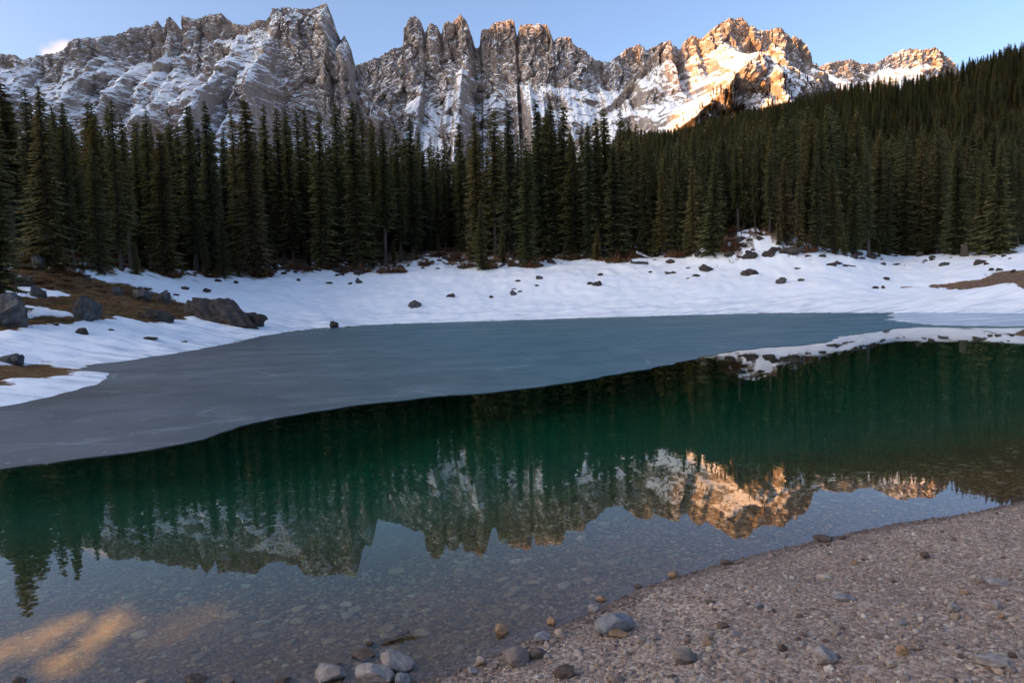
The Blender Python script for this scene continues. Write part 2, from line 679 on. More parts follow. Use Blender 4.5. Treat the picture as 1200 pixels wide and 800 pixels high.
water = link('water', box_mesh('water', -60, 110, -3, 118, -16, 0.0), mat_water())
tag(water, 'calm green lake water mirroring forest and peaks', 'lake', kind='structure')

ice_edge_px = [(-140, 572), (-60, 559), (0, 550), (60, 543), (100, 537), (180, 527), (240, 515), (285, 500), (320, 490), (400, 478), (450, 471), (500, 466), (560, 461), (600, 457.5),
               (650, 451), (700, 443), (760, 432), (800, 424), (830, 417), (862, 411), (892, 407.5), (950, 404), (977, 399), (982, 394.5), (1010, 391), (1056, 384.5),
               (1080, 383), (1120, 384), (1200, 384), (1400, 387)]


def mat_ice():
    m = NT('ice')
    p = m.coord()
    sp = m.n('ShaderNodeSeparateXYZ', Vector=p)
    n1 = m.noise(m.scale(p, (0.10, 0.35, 1)), 1.0, 5, 0.6, 0.4)
    n2 = m.noise(p, 5.0, 5, 0.7)
    # clear blue ice in the middle of the lake, thin grey frazil ice towards the left shore
    g = m.rng(m.math('ADD', m.math('MULTIPLY', sp.outputs[0], 1.0), m.math('MULTIPLY', sp.outputs[1], 0.35)), -4.0, 14.0, 0, 1, True)
    blue = m.mix(n1, (0.024, 0.088, 0.118), (0.060, 0.150, 0.170))
    grey = m.mix(n1, (0.070, 0.086, 0.092), (0.112, 0.118, 0.120))
    col = m.mix(g, grey, blue)
    # thin brownish ice over the shallows of the left spit
    spit = on_plane(60, 462)
    dd = m.n('ShaderNodeVectorMath', _operation='DISTANCE')
    m.t.links.new(m.scale(p, (0.55, 1.0, 0.0)), dd.inputs[0])
    dd.inputs[1].default_value = (spit[0] * 0.55, spit[1], 0)
    sh = m.rng(m.math('ADD', dd.outputs['Value'], m.math('MULTIPLY', n1, 1.5)), 1.6, 4.2, 0.85, 0.0, True)
    col = m.mix(sh, col, m.mix(n1, (0.030, 0.034, 0.026), (0.07, 0.062, 0.05)))
    fle = m.vor(p, 3.0)
    fl = m.math('MULTIPLY', m.rng(fle, 0.2, 0.08), m.rng(m.noise(p, 0.8, 3), 0.45, 0.6))
    col = m.mix(m.math('MULTIPLY', fl, 0.6), col, (0.55, 0.58, 0.6))
    st = m.noise(m.scale(p, (0.12, 1.2, 1)), 1.3, 5, 0.6)
    col = m.mix(m.rng(st, 0.64, 0.74, 0, 0.12), col, (0.5, 0.56, 0.62))
    col = m.mix(m.rng(n2, 0.35, 0.65, 0, 0.35), col, m.mix(0.5, col, (0.03, 0.04, 0.045)))
    mot = m.noise(p, 0.45, 6, 0.7, 0.8)
    col = m.mix(m.rng(mot, 0.46, 0.70, 0, 0.30), col, m.mix(0.5, col, (0.30, 0.36, 0.38)))
    col = m.mix(m.rng(mot, 0.50, 0.30, 0, 0.45), col, m.mix(0.6, col, (0.012, 0.030, 0.030)))
    ck = m.vor(m.scale(p, (0.22, 0.5, 1)), 0.8, 'DISTANCE_TO_EDGE')
    col = m.mix(m.math('MULTIPLY', m.rng(ck, 0.012, 0.0), m.rng(n1, 0.45, 0.6, 0, 0.45)), col, (0.40, 0.46, 0.50))
    nb = m.bump(m.math('ADD', n2, st), 0.12, 0.05)
    b = m.pbsdf(col, m.rng(n1, 0.3, 0.7, 0.32, 0.55), nb, 0.35)
    return m.finish(b)


def build_sheet(name, outline, z0, z1, mat, wob=0.0, seed=0):
    """flat closed sheet with a subdivided, slightly ragged outline"""
    P = []
    n = len(outline)
    for i in range(n):
        a, b = np.array(outline[i]), np.array(outline[(i + 1) % n])
        L = np.linalg.norm(b - a)
        k = int(np.clip(L / 0.35, 1, 60))
        for j in range(k):
            q = a + (b - a) * j / k
            if wob:
                dn = np.array([-(b - a)[1], (b - a)[0]]) / (L + 1e-9)
                q = q + dn * wob * float(pn(q[0] * 0.9, q[1] * 0.9, seed) + 0.5 * pn(q[0] * 3, q[1] * 3, seed + 2)) * min(1.0, np.hypot(*q) / 30)
            P.append(q)
    bm = bmesh.new()
    vs = [bm.verts.new((q[0], q[1], z1)) for q in P]
    f = bm.faces.new(vs)
    if f.normal.z < 0:
        f.normal_flip()
    bm.normal_update()
    if f.normal.z < 0:
        f.normal_flip()
    r = bmesh.ops.extrude_face_region(bm, geom=[f])
    for e in r['geom']:
        if isinstance(e, bmesh.types.BMVert):
            e.co.z = z1
    for v in vs:
        v.co.z = z0
    bmesh.ops.recalc_face_normals(bm, faces=bm.faces)
    bmesh.ops.triangulate(bm, faces=[f for f in bm.faces if len(f.verts) > 4])
    me = bpy.data.meshes.new(name)
    bm.to_mesh(me)
    bm.free()
    return link(name, me, mat)


ice_out = [on_plane(*p, 0.0) for p in ice_edge_px]
back = [on_plane(*p, 0.0) for p in far_px]
cen = np.array([3.0, 40.0])
back2 = []
for q in back:
    back2.append(q + np.array([0.0, 2.0]) * (q[1] / 60.0))
ice_poly = ice_out + [np.array([75.0, 45.0])] + back2[1:-7] + [on_plane(120, 427) + np.array([-0.6, 0.6]), on_plane(60, 440), on_plane(-60, 466)]
ice = build_sheet('ice_sheet', ice_poly, 0.002, 0.016, mat_ice(), 0.22, 5)
tag(ice, 'thin blue-grey ice covering the far half of the lake', 'ice', kind='structure')


def mat_crust():
    m = NT('snow_crust')
    p = m.coord()
    n = m.noise(m.scale(p, (0.16, 1.0, 1)), 1.1, 6, 0.65)
    col = m.ramp(n, [(0.34, (0.26, 0.33, 0.42)), (0.48, (0.45, 0.51, 0.58)), (0.6, (0.74, 0.77, 0.82)), (0.8, (0.84, 0.86, 0.88))])
    return m.finish(m.pbsdf(col, 0.6, m.bump(n, 0.4, 0.1), 0.3))


crust = build_sheet('snow_crust', [on_plane(*p) for p in [(1042, 369.5), (1052, 372), (1040, 375), (1066, 378.5), (1090, 381), (1130, 382.2), (1200, 382), (1400, 385)]]
                    + [np.array([72.0, 47.0])] + [on_plane(1200, 366.5), on_plane(1060, 365)], 0.018, 0.045, mat_crust(), 0.5, 9)
tag(crust, 'windblown snow crust lying on the ice at right', 'snow', kind='structure')


# ------------------------------------------------------------------ mountains
def mat_mountain():
    m = NT('mountain_rock')
    p = m.coord()
    geo = m.n('ShaderNodeNewGeometry')
    nz = m.n('ShaderNodeSeparateXYZ', Vector=geo.outputs['Normal']).outputs[2]
    n1 = m.noise(p, 0.012, 6, 0.6)
    n2 = m.noise(m.scale(p, (1, 1, 0.25)), 0.05, 6, 0.6)
    n3 = m.noise(m.scale(p, (0.8, 0.8, 1.15)), 0.085, 6, 0.68, 0.6)
    rock = m.ramp(n2, [(0.28, (0.17, 0.14, 0.13)), (0.45, (0.29, 0.24, 0.21)), (0.6, (0.40, 0.325, 0.265)), (0.78, (0.48, 0.375, 0.29))])
    rock = m.mix(m.rng(n1, 0.35, 0.65), m.mix(0.5, rock, (0.24, 0.225, 0.225)), rock)
    n4 = m.noise(m.scale(p, (0.9, 0.9, 1.1)), 0.26, 4, 0.7)
    sn = m.math('ADD', nz, m.math('MULTIPLY', m.math('SUBTRACT', n3, 0.5), 0.7))
    sn = m.math('ADD', sn, m.math('MULTIPLY', m.math('SUBTRACT', n4, 0.5), 0.5))
    sn = m.math('ADD', sn, m.math('MULTIPLY', m.math('SUBTRACT', n1, 0.5), 0.8))
    sn = m.math('SUBTRACT', sn, m.math('MULTIPLY', m.rng(nz, 0.5, 0.10), 0.16))
    sn = m.math('ADD', sn, m.attr('snowy'))
    sfac = m.rng(sn, 0.33, 0.41)
    veg = m.attr('veg')
    vn = m.noise(m.scale(p, (1, 1, 0.4)), 0.12, 4, 0.7)
    vcol = m.ramp(vn, [(0.3, (0.03, 0.026, 0.014)), (0.5, (0.085, 0.052, 0.022)), (0.7, (0.16, 0.085, 0.035))])
    col = m.mix(sfac, rock, (0.90, 0.91, 0.92))
    vf = m.rng(m.math('ADD', veg, m.math('MULTIPLY', m.math('SUBTRACT', vn, 0.5), 1.4)), 0.5, 0.7)
    col = m.mix(vf, col, vcol)
    nb = m.bump(m.math('ADD', m.math('MULTIPLY', n2, 1.2), m.noise(p, 0.09, 5, 0.65)), 0.8, 6.0)
    return m.finish(m.pbsdf(col, 0.9, nb, 0.1))


M_MOUNT = mat_mountain()
MOUNT_SURF = {}


def build_mountain(name, label, sky_px, Y0, cliff, step, seed, calm=None, shape=None, base=120.0, rough=1.0, rug=0.5, snowy=0.0):
    at = [slope_of(*p) for p in sky_px]
    X = np.array([a * Y0 for a, t in at])
    Z = np.array([t * Y0 + CAM_H for a, t in at])
    PX = np.array([p[0] for p in sky_px])
    o = np.argsort(X)
    X, Z, PX = X[o], Z[o], PX[o]
    xs = np.arange(X[0], X[-1], step)
    z0 = np.interp(xs, X, Z)
    z0 = z0 + rough * (4.0 * pn(xs / 14.0, xs * 0, seed) + 2.5 * pn(xs / 6.0, xs * 0 + 3, seed))
    px = np.interp(xs, X, PX)
    k = max(3, int(60 / step))
    ker = np.hanning(2 * k + 1)
    ker /= ker.sum()
    zs = np.convolve(np.pad(z0, k, 'edge'), ker, 'valid')
    hp = z0 - zs
    cl = np.interp(px, [c[0] for c in cliff], [c[1] for c in cliff])
    nrow = int((z0.max() - base) / step)
    v = np.linspace(0, 1, nrow)
    V0 = 1 - (1 - v) ** 1.12
    ZZ = base + (z0[None, :] - base) * V0[:, None]
    XX = np.repeat(xs[None, :], nrow, 0)
    h = z0[None, :] - ZZ                         # depth below the skyline
    # steepness
    wx = XX + 0.30 * h * pn(XX / 240, ZZ / 240, seed + 31) + 10 * fbm(XX / 45, ZZ / 45, 3, seed + 33)
    wz = ZZ + 14 * fbm(XX / 70, ZZ / 60, 3, seed + 35) + 0.12 * XX
    nA = fbm(wx / 120, ZZ / 100, 4, seed + 1)
    nB = fbm(wx / 34 + ZZ / 90, ZZ / 30 - wx / 80, 4, seed + 7)
    strata = pn(wz / 15.0, XX / 160, seed + 41) + 0.6 * pn(wz / 6.5, XX / 90, seed + 43)
    bias = 0.95 * sstep(1.25, 0.75, h / np.maximum(cl[None, :], 20)) - 0.22
    c = sstep(-0.22, 0.22, bias + 0.95 * nA + 0.36 * nB + 0.26 * strata)
    if shape is not None:
        c = shape['cliff'](px[None, :], XX, ZZ, h, c)
    s = 1.35 * (1 - c) + 0.08 * c
    dz = np.diff(ZZ, axis=0)
    run = np.zeros_like(ZZ)
    acc = np.zeros(ZZ.shape[1])
    for j in range(nrow - 2, -1, -1):
        acc = acc + 0.5 * (s[j] + s[j + 1]) * dz[j]
        run[j] = acc
    # even out neighbouring columns so that the face keeps together
    k2 = max(2, int(16 / step))
    ker2 = np.hanning(2 * k2 + 1)
    ker2 /= ker2.sum()
    runp = np.pad(run, ((0, 0), (k2, k2)), 'edge')
    run_s = np.zeros_like(run)
    for q in range(2 * k2 + 1):
        run_s += ker2[q] * runp[:, q:q + run.shape[1]]
    run = 0.2 * run + 0.8 * run_s
    prot = np.clip(hp, -35, 35)[None, :] * 0.9 * np.exp(-h / 220.0)
    cc = 0.35 + 0.65 * c
    v1, d1 = cells(wx / 34 + 0.15 * nB, wz / 120, seed + 3)
    v2, d2 = cells(wx / 13 + 0.2 * nB, wz / 34, seed + 5)
    v3, d3 = cells(wx / 6.5, wz / 10, seed + 9)
    top = sstep(0, 40, h)
    butt = (v1 * 20.0 - d1 * 14.0) * cc * (0.25 + 0.75 * top)
    flute = (v2 * 8.0 - d2 * 5.0) * cc * (0.3 + 0.7 * top) + (v3 * 3.0) * (0.10 + 0.90 * c) + fbm(wx / 13 + ZZ / 60, ZZ / 17 - wx / 70, 4, seed + 19, 0.6) * 3.5 * rough * (0.3 + 0.7 * c)
    quiet = 1.0 if calm is None else 1 - 0.85 * calm(px[None, :], h)
    flute = flute + quiet * rug * (fbm(XX / 110 - ZZ / 200, ZZ / 120 + XX / 300, 4, seed + 27) * 30 + (np.abs(pn(XX / 75 + ZZ / 140, ZZ / 240, seed + 28)) - 0.3) * 34) * sstep(0, 90, h)
    big = fbm(XX / 420, ZZ / 900, 2, seed + 23) * 70.0
    YY = Y0 - run - prot - butt - flute + big
    if shape is not None and 'push' in shape:
        YY = YY - shape['push'](px[None, :], XX, ZZ, h)
    veg = np.zeros_like(ZZ) if shape is None or 'veg' not in shape else shape['veg'](px[None, :], XX, ZZ, h)
    # the far side
    rows = [(25, 6), (70, 60), (200, 260), (420, 640)]
    Xb = [XX]
    Yb = [YY]
    Zb = [ZZ]
    Vb = [veg]
    for dy, dzz in rows:
        Xb.append(xs[None, :])
        Yb.append(YY[-1:] + dy)
        Zb.append(np.maximum(z0[None, :] - dzz, -50))
        Vb.append(veg[-1:])
    XX, YY2, ZZ2, veg2 = np.vstack(Xb), np.vstack(Yb), np.vstack(Zb), np.vstack(Vb)
    me = mesh_from(name, np.stack([XX, YY2, ZZ2], -1).reshape(-1, 3), grid_faces(*XX.shape), False)
    fattr(me, 'veg', veg2)
    fattr(me, 'snowy', np.full(veg2.shape, snowy))
    o = link(name, me, M_MOUNT)
    tag(o, label, 'mountain', kind='structure')
    MOUNT_SURF[label] = (XX[:nrow], YY, ZZ, veg)
    return o


sky_left = [(-420, 150), (-250, 90), (-120, 70), (-40, 60), (0, 63), (10, 66), (21, 67), (30, 72), (52, 67), (80, 65), (91, 52), (115, 45), (140, 35), (147, 28), (178, 19), (182, 26), (196, 17), (206, 30), (211, 17), (224, 21),
            (236, 17), (245, 15), (259, 16), (270, 26), (287, 32), (315, 26), (325, 17), (334, 14), (350, 16), (367, 14), (387, 10), (391, 20), (395, 35), (401, 50), (409, 51), (416, 63), (420, 85), (440, 120), (480, 170), (560, 230)]
sky_tower = [(330, 130), (380, 90), (410, 75), (417, 72), (435, 65), (452, 58), (463, 52), (470, 50), (473, 31), (480, 22), (487, 19), (493, 24), (496, 33), (505, 25), (512, 29), (516, 36), (520, 27), (530, 24), (540, 19), (547, 26), (551, 36),
             (556, 51), (561, 49), (564, 35), (575, 30), (578, 25), (590, 24), (597, 22), (603, 26), (606, 39), (610, 30), (627, 30), (641, 33), (646, 44), (649, 50), (656, 46), (666, 46), (673, 54), (685, 62), (697, 70), (715, 71),
             (732, 58), (741, 53), (750, 52), (760, 57), (767, 54), (776, 49), (790, 52), (810, 60), (850, 100), (900, 150)]
sky_right = [(640, 190), (690, 150), (725, 110), (750, 80), (765, 62), (776, 52), (783, 45), (788, 45), (795, 58), (799, 56), (804, 46), (811, 40), (817, 41), (822, 45), (832, 37), (840, 31), (850, 26), (867, 24), (875, 29), (881, 34), (890, 37), (900, 36), (913, 35),
             (921, 40), (927, 45), (933, 44), (941, 49), (949, 56), (953, 63), (957, 71), (969, 78), (985, 95), (1010, 120), (1060, 160)]
sky_dome = [(900, 110), (940, 85), (965, 77), (980, 73), (990, 72), (1000, 71), (1007, 75), (1025, 75), (1035, 69), (1046, 63), (1056, 59), (1067, 58), (1080, 59), (1095, 57), (1104, 60), (1111, 65), (1118, 71), (1128, 80), (1150, 100), (1220, 150)]


def left_cliff(px, X, Z, h, c):
    wall = sstep(322, 336, px - h * 0.02) * sstep(430, 415, px)
    # the buttress wall on the right of the massif stands steep nearly to the forest
    keep = sstep(0.0, 26.0, h) * sstep(520, 380, h)
    c = np.maximum(c, wall * keep * (0.80 + 0.17 * sstep(-0.2, 0.2, fbm(X / 30, Z / 40, 3, 88))))
    # upper snowy shoulder left of the wall
    sh = sstep(285, 300, px) * sstep(335, 322, px) * sstep(10, 40, h) * sstep(260, 120, h)
    return c * (1 - 0.6 * sh)


def left_push(px, X, Z, h):
    wall = sstep(318, 345, px) * sstep(440, 405, px)
    corner = sstep(300, 325, px)
    g = np.exp(-((px - 180 + h * 0.02) / 5.0) ** 2) * sstep(0, 60, h) * 45
    return 60 * corner * sstep(0, 80, h) * wall - g


def right_cliff(px, X, Z, h, c):
    # broad snow field under the summit band, left of the spur
    snow = sstep(905, 875, px + 0.0 * h) * sstep(40, 85, h) * sstep(740, 775, px)
    return c * (1 - 0.35 * snow)


def _ridge_x(Z):
    a0 = slope_of(884, 62)
    a1 = slope_of(797, 152)
    Yr = 1950.0
    x0, z0 = a0[0] * 2150, a0[1] * 2150
    x1, z1 = a1[0] * Yr, a1[1] * Yr
    return x0 + (z0 - Z) / (z0 - z1) * (x1 - x0), z0, z1


def right_push(px, X, Z, h):
    xr, z0, z1 = _ridge_x(Z)
    down = sstep(z0 + 10, z0 - 160, Z)
    dx = X - xr + 14 * pn(Z / 40, X / 90, 77)
    left = np.exp(-np.clip(-dx, 0, None) / 42.0)
    right = np.exp(-np.clip(dx, 0, None) / 150.0)
    return 185.0 * down * np.where(dx < 0, left, right)


def right_veg(px, X, Z, h):
    xr, z0, z1 = _ridge_x(Z)
    dx = X - xr
    v = sstep(z0 - 40, z0 - 190, Z + 40 * pn(X / 60, Z / 60, 71)) * sstep(-34, 6, dx) * (0.55 + 0.45 * sstep(z0 - 120, z0 - 300, Z))
    return v * (1.0 - 0.35 * sstep(40, 200, dx)) * (0.75 + 0.5 * fbm(X / 45, Z / 45, 3, 73))


build_mountain('mountain', 'broad snowy massif with a steep grey wall on its right end', sky_left, 2350.0,
               [(-420, 60), (0, 50), (120, 70), (180, 130), (240, 120), (290, 40), (330, 200), (416, 420), (560, 420)], 2.9, 101,
               shape={'cliff': left_cliff, 'push': left_push}, rug=1.0, snowy=0.08,
               calm=lambda px, h: sstep(322, 336, px - h * 0.02) * sstep(440, 415, px) * sstep(10, 40, h))
build_mountain('mountain', 'row of bare rock towers at the middle of the skyline', sky_tower, 2650.0,
               [(330, 200), (420, 230), (470, 290), (560, 230), (600, 250), (650, 200), (700, 120), (790, 120), (900, 100)], 3.0, 202)
build_mountain('mountain', 'golden sunlit peak above a snowfield and wooded spur', sky_right, 2150.0,
               [(640, 30), (760, 40), (800, 60), (870, 75), (940, 110), (960, 160), (1060, 100)], 2.7, 303,
               shape={'cliff': right_cliff, 'push': right_push, 'veg': right_veg}, rug=0.9, snowy=-0.03)
build_mountain('mountain', 'small rounded rock summit behind the dark wooded hill', sky_dome, 2900.0,
               [(900, 20), (1000, 30), (1040, 40), (1070, 110), (1120, 130), (1220, 100)], 4.0, 404)


# unseen ridge, added and shaped to keep the lake and lower slopes in shade
def build_shade_ridge():
    perp = np.array([-SUN_H[1], SUN_H[0]])
    R0 = 8000.0

    def crest(pt, z):
        p = np.array(pt[:2])
        return float(p @ perp), z + SUN_TAN * (R0 + float(p @ SUN_H))
    keys = [crest((a * Y, Y), z) for (a, Y, z) in CREST]
    keys.sort()
    L = np.array([k[0] for k in keys])
    H = np.array([k[1] for k in keys])
    ls = np.arange(-3000, 4300, 30.0)
    hs = np.interp(ls, L, H)
    prof = [(-2200, 0.0), (-1200, 0.35), (-500, 0.75), (0, 1.0), (600, 0.72), (1300, 0.35), (2200, 0.0)]
    rows = []
    for off, f in prof:
        n = 30 * fbm(ls / 200, ls * 0 + off / 200, 4, 55) * (1 if off != 0 else 0.25)
        c = -SUN_H[None, :] * (R0 - off) + perp[None, :] * ls[:, None]
        rows.append(np.column_stack([c, f * hs + n * f + (-20 if f == 0 else 0)]))
    V = np.array(rows).reshape(-1, 3)
    me = mesh_from('hill', V, grid_faces(len(prof), len(ls))[:, ::-1])
    m = NT('hill_forest')
    p = m.coord()
    n = m.noise(p, 0.02, 6, 0.7)
    col = m.ramp(n, [(0.3, (0.02, 0.03, 0.015)), (0.55, (0.045, 0.055, 0.03)), (0.75, (0.10, 0.09, 0.06))])
    o = link('hill', me, m.finish(m.pbsdf(col, 0.9)))  # shadow caster outside the view, crest set by the wanted shadow edge
    tag(o, 'unseen wooded ridge added to shade the valley', 'hill', kind='structure')


# (x/y, distance y, height of the shadow's edge there)
def _c(px, py, Y):
    a, t = slope_of(px, py)
    return (a, Y, t * Y + CAM_H)


CREST = [(1.2, 60, 500), (0.5, 430, 500), _c(905, 185, 1820), _c(860, 190, 1820), _c(800, 195, 1850), _c(820, 120, 2050), _c(900, 75, 2120), _c(783, 66, 2150), _c(750, 50, 2400),
         _c(1030, 60, 2900), _c(1072, 58, 2900), _c(1115, 56, 2900), _c(700, 50, 2620), _c(600, 26, 2640), _c(540, 22, 2640), _c(480, 19, 2660), _c(420, 0, 2760), _c(-100, 10, 2450)]
build_shade_ridge()


# ------------------------------------------------------------------ spruces
def mat_foliage():
    m = NT('spruce_needles')
    oi = m.n('ShaderNodeObjectInfo')
    tint = m.attr('tint')
    rnd = oi.outputs['Random']
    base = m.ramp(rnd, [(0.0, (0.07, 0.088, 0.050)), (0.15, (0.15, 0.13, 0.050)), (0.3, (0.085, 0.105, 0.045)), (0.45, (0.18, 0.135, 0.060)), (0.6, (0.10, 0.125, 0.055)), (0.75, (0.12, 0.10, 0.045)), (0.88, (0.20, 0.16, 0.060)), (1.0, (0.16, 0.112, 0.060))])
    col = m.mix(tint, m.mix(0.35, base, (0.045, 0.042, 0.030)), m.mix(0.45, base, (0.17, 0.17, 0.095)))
    d = m.n('ShaderNodeBsdfDiffuse', Color=col)
    tr = m.n('ShaderNodeBsdfTranslucent', Color=m.mix(1.0, col, (0.46, 0.44, 0.30), 'MULTIPLY'))
    ad = m.n('ShaderNodeAddShader')
    m.t.links.new(d.outputs[0], ad.inputs[0])
    m.t.links.new(tr.outputs[0], ad.inputs[1])
    return m.finish(ad)


def mat_bark():
    m = NT('spruce_bark')
    p = m.objcoord()
    n = m.noise(m.scale(p, (4, 4, 1)), 2.0, 5, 0.7)
    col = m.ramp(n, [(0.3, (0.035, 0.028, 0.025)), (0.6, (0.08, 0.064, 0.054)), (0.8, (0.14, 0.12, 0.105))])
    return m.finish(m.pbsdf(col, 0.9, m.bump(n, 0.6, 0.05)))


M_FOL, M_BARK = mat_foliage(), mat_bark()
TREE_H = 24.0


def make_spruce(seed, rmax, bare, dens=1.0, droop=0.5, taper=0.60):
    """crown and trunk meshes of a 24 m spruce standing at the origin"""
    g = np.random.default_rng(seed)
    H = TREE_H
    tris_v, tint = [], []
    nlev = int(74 * dens)
    lean = g.normal(0, 0.12, 2)
    for i in range(nlev):
        f = i / (nlev - 1)
        z = H * (bare + (1.0 - bare) * f ** 0.93) - 0.15
        zn = (z - H * bare) / (H * (1 - bare) + 1e-6)
        prof = rmax * (1 - zn) ** taper * (0.75 + 0.25 * min(1, zn / 0.12)) + 0.10
        nb = max(3, int(round((8 if zn < 0.75 else 6) - 2 * (zn > 0.92))))
        ph0 = g.uniform(0, 6.28)
        lvl = g.uniform(0.66, 1.18)
        lob = g.uniform(0.1, 0.32)
        for b in range(nb):
            if g.random() < 0.10:
                continue
            ph = ph0 + b * 2 * math.pi / nb + g.normal(0, 0.22)
            L = prof * lvl * g.uniform(0.62, 1.22) * (1 + lob * math.sin(ph + 5 * zn + seed))
            zz = z + g.normal(0, 0.10)
            ca, sa = math.cos(ph), math.sin(ph)
            # spine: out and down, tip turned up a little
            dr = droop * (0.35 + 0.8 * (1 - zn)) * g.uniform(0.7, 1.3)
            pts = []
            for q in (0.0, 0.35, 0.7, 1.0):
                pts.append((L * q, zz - L * (dr * q - 0.30 * dr * q ** 3)))
            tn = g.uniform(0, 1)
            # sprays either side of the spine and hanging under it
            nsp = max(3, int(3 + L * 3.6))
            for k in range(nsp):
                q = (k + g.uniform(0.2, 1.0)) / nsp
                seg = min(2, int(q * 3))
                u = q * 3 - seg
                r0 = pts[seg][0] * (1 - u) + pts[seg + 1][0] * u
                z0 = pts[seg][1] * (1 - u) + pts[seg + 1][1] * u
                for sgn in (-1, 1):
                    ln = (0.26 + 0.34 * L * (1.05 - q) ** 0.8) * g.uniform(0.7, 1.3)
                    wd = g.uniform(0.13, 0.24)
                    da = sgn * g.uniform(0.5, 1.1)
                    dx, dy = math.cos(ph + da), math.sin(ph + da)
                    hang = g.uniform(0.25, 0.95) * droop * 1.3
                    bx, by = r0 * ca, r0 * sa
                    ex, ey, ez = bx + dx * ln, by + dy * ln, z0 - hang * ln
                    px_, py_ = -ca * wd, -sa * wd
                    tris_v += [(bx + px_, by + py_, z0), (bx - px_, by - py_, z0 - 0.04), (ex, ey, ez)]
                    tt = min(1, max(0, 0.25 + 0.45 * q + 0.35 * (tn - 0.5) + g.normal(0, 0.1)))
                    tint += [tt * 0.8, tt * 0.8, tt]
            # tip
            r1, z1 = pts[3]
            wd = 0.12
            tris_v += [(pts[2][0] * ca - sa * wd, pts[2][0] * sa + ca * wd, pts[2][1]), (pts[2][0] * ca + sa * wd, pts[2][0] * sa - ca * wd, pts[2][1]),
                       (r1 * ca * 1.05, r1 * sa * 1.05, z1)]
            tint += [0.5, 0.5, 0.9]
    # leader
    for a in range(4):
        c_, s_ = math.cos(a * 1.57), math.sin(a * 1.57)
        tris_v += [(c_ * 0.12, s_ * 0.12, H - 0.9), (-s_ * 0.12, c_ * 0.12, H - 0.9), (0, 0, H + 0.25)]
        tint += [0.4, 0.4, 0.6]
    V = np.array(tris_v)
    V[:, 0] += lean[0] * (V[:, 2] / H) ** 2
    V[:, 1] += lean[1] * (V[:, 2] / H) ** 2
    crown = mesh_from('crown', V, np.arange(len(V)).reshape(-1, 3), False)
    fattr(crown, 'tint', tint)
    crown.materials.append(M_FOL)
    # trunk with dead twigs on its bare foot
    tv, tf = [], []
    nz, ns = 9, 7
    for j in range(nz):
        f = j / (nz - 1)
        rr = 0.27 * (1 - f) ** 0.8 + 0.02 + 0.10 * max(0, 1 - f * 14)
        for k in range(ns):
            a = 2 * math.pi * k / ns
            w = 1 + 0.08 * math.sin(3 * a + j)
            tv.append((rr * w * math.cos(a) + lean[0] * f * f, rr * w * math.sin(a) + lean[1] * f * f, -0.5 + f * (H * 0.985 + 0.5)))
    for j in range(nz - 1):
        for k in range(ns):
            k1 = (k + 1) % ns
            a, b, c, d = j * ns + k, j * ns + k1, (j + 1) * ns + k1, (j + 1) * ns + k
            tf += [(a, b, c), (a, c, d)]
    for _ in range(int(16 + bare * 60)):
        z = g.uniform(1.0, max(2.5, H * bare + 2.5))
        a = g.uniform(0, 6.28)
        ln = g.uniform(0.5, 1.5)
        i0 = len(tv)
        e = (math.cos(a) * ln, math.sin(a) * ln, z - 0.25 * ln)
        tv += [(0, 0, z + 0.03), (0.03 * math.sin(a), -0.03 * math.cos(a), z - 0.03), (-0.03 * math.sin(a), 0.03 * math.cos(a), z - 0.03), e]
        tf += [(i0, i0 + 1, i0 + 3), (i0 + 1, i0 + 2, i0 + 3), (i0 + 2, i0, i0 + 3)]
    trunk = mesh_from('trunk', np.array(tv), np.array(tf), True)
    trunk.materials.append(M_BARK)
    return crown, trunk


SPRUCE = {'full': [make_spruce(s_, r, 0.02, dn, dr, tp) for s_, r, dn, dr, tp in ((1, 2.3, 1.0, 0.55, 0.6), (2, 2.0, 0.8, 0.45, 0.5), (3, 2.9, 1.0, 0.62, 0.85), (4, 1.7, 1.0, 0.5, 0.42), (5, 2.4, 0.62, 0.7, 0.7))],
          'high': [make_spruce(s_, r, b, dn, dr, tp) for s_, r, b, dn, dr, tp in ((11, 1.9, 0.08, 0.9, 0.55, 0.6), (12, 1.7, 0.14, 0.75, 0.5, 0.45), (13, 2.3, 0.05, 0.95, 0.65, 0.75), (14, 1.6, 0.16, 0.7, 0.45, 0.5))],
          'bare': [make_spruce(21, 1.6, 0.30, 0.8, 0.5), make_spruce(22, 1.4, 0.22, 0.55, 0.6, 0.5)]}
PLACED = []          # (x, y) of every spruce so far
FOREST_GROUP = 'spruces of the lakeside forest'


def spruce(x, y, z, h, kind, var, wide, label, rot=None):
    crown, trunk = SPRUCE[kind][var % len(SPRUCE[kind])]
    s = h / TREE_H
    e = link('spruce_tree', None, loc=(x, y, z - 0.12))
    e.rotation_euler = (random.gauss(0, 0.012), random.gauss(0, 0.012), random.uniform(0, 6.28) if rot is None else rot)
    e.scale = (s * wide, s * wide, s)
    link('trunk', trunk, parent=e)
    link('crown', crown, parent=e)
    tag(e, label, 'spruce', FOREST_GROUP)
    PLACED.append((x, y))
    return e


ORD = ['first', 'second', 'third', 'fourth', 'fifth', 'sixth', 'seventh', 'eighth', 'ninth', 'tenth', 'eleventh', 'twelfth']
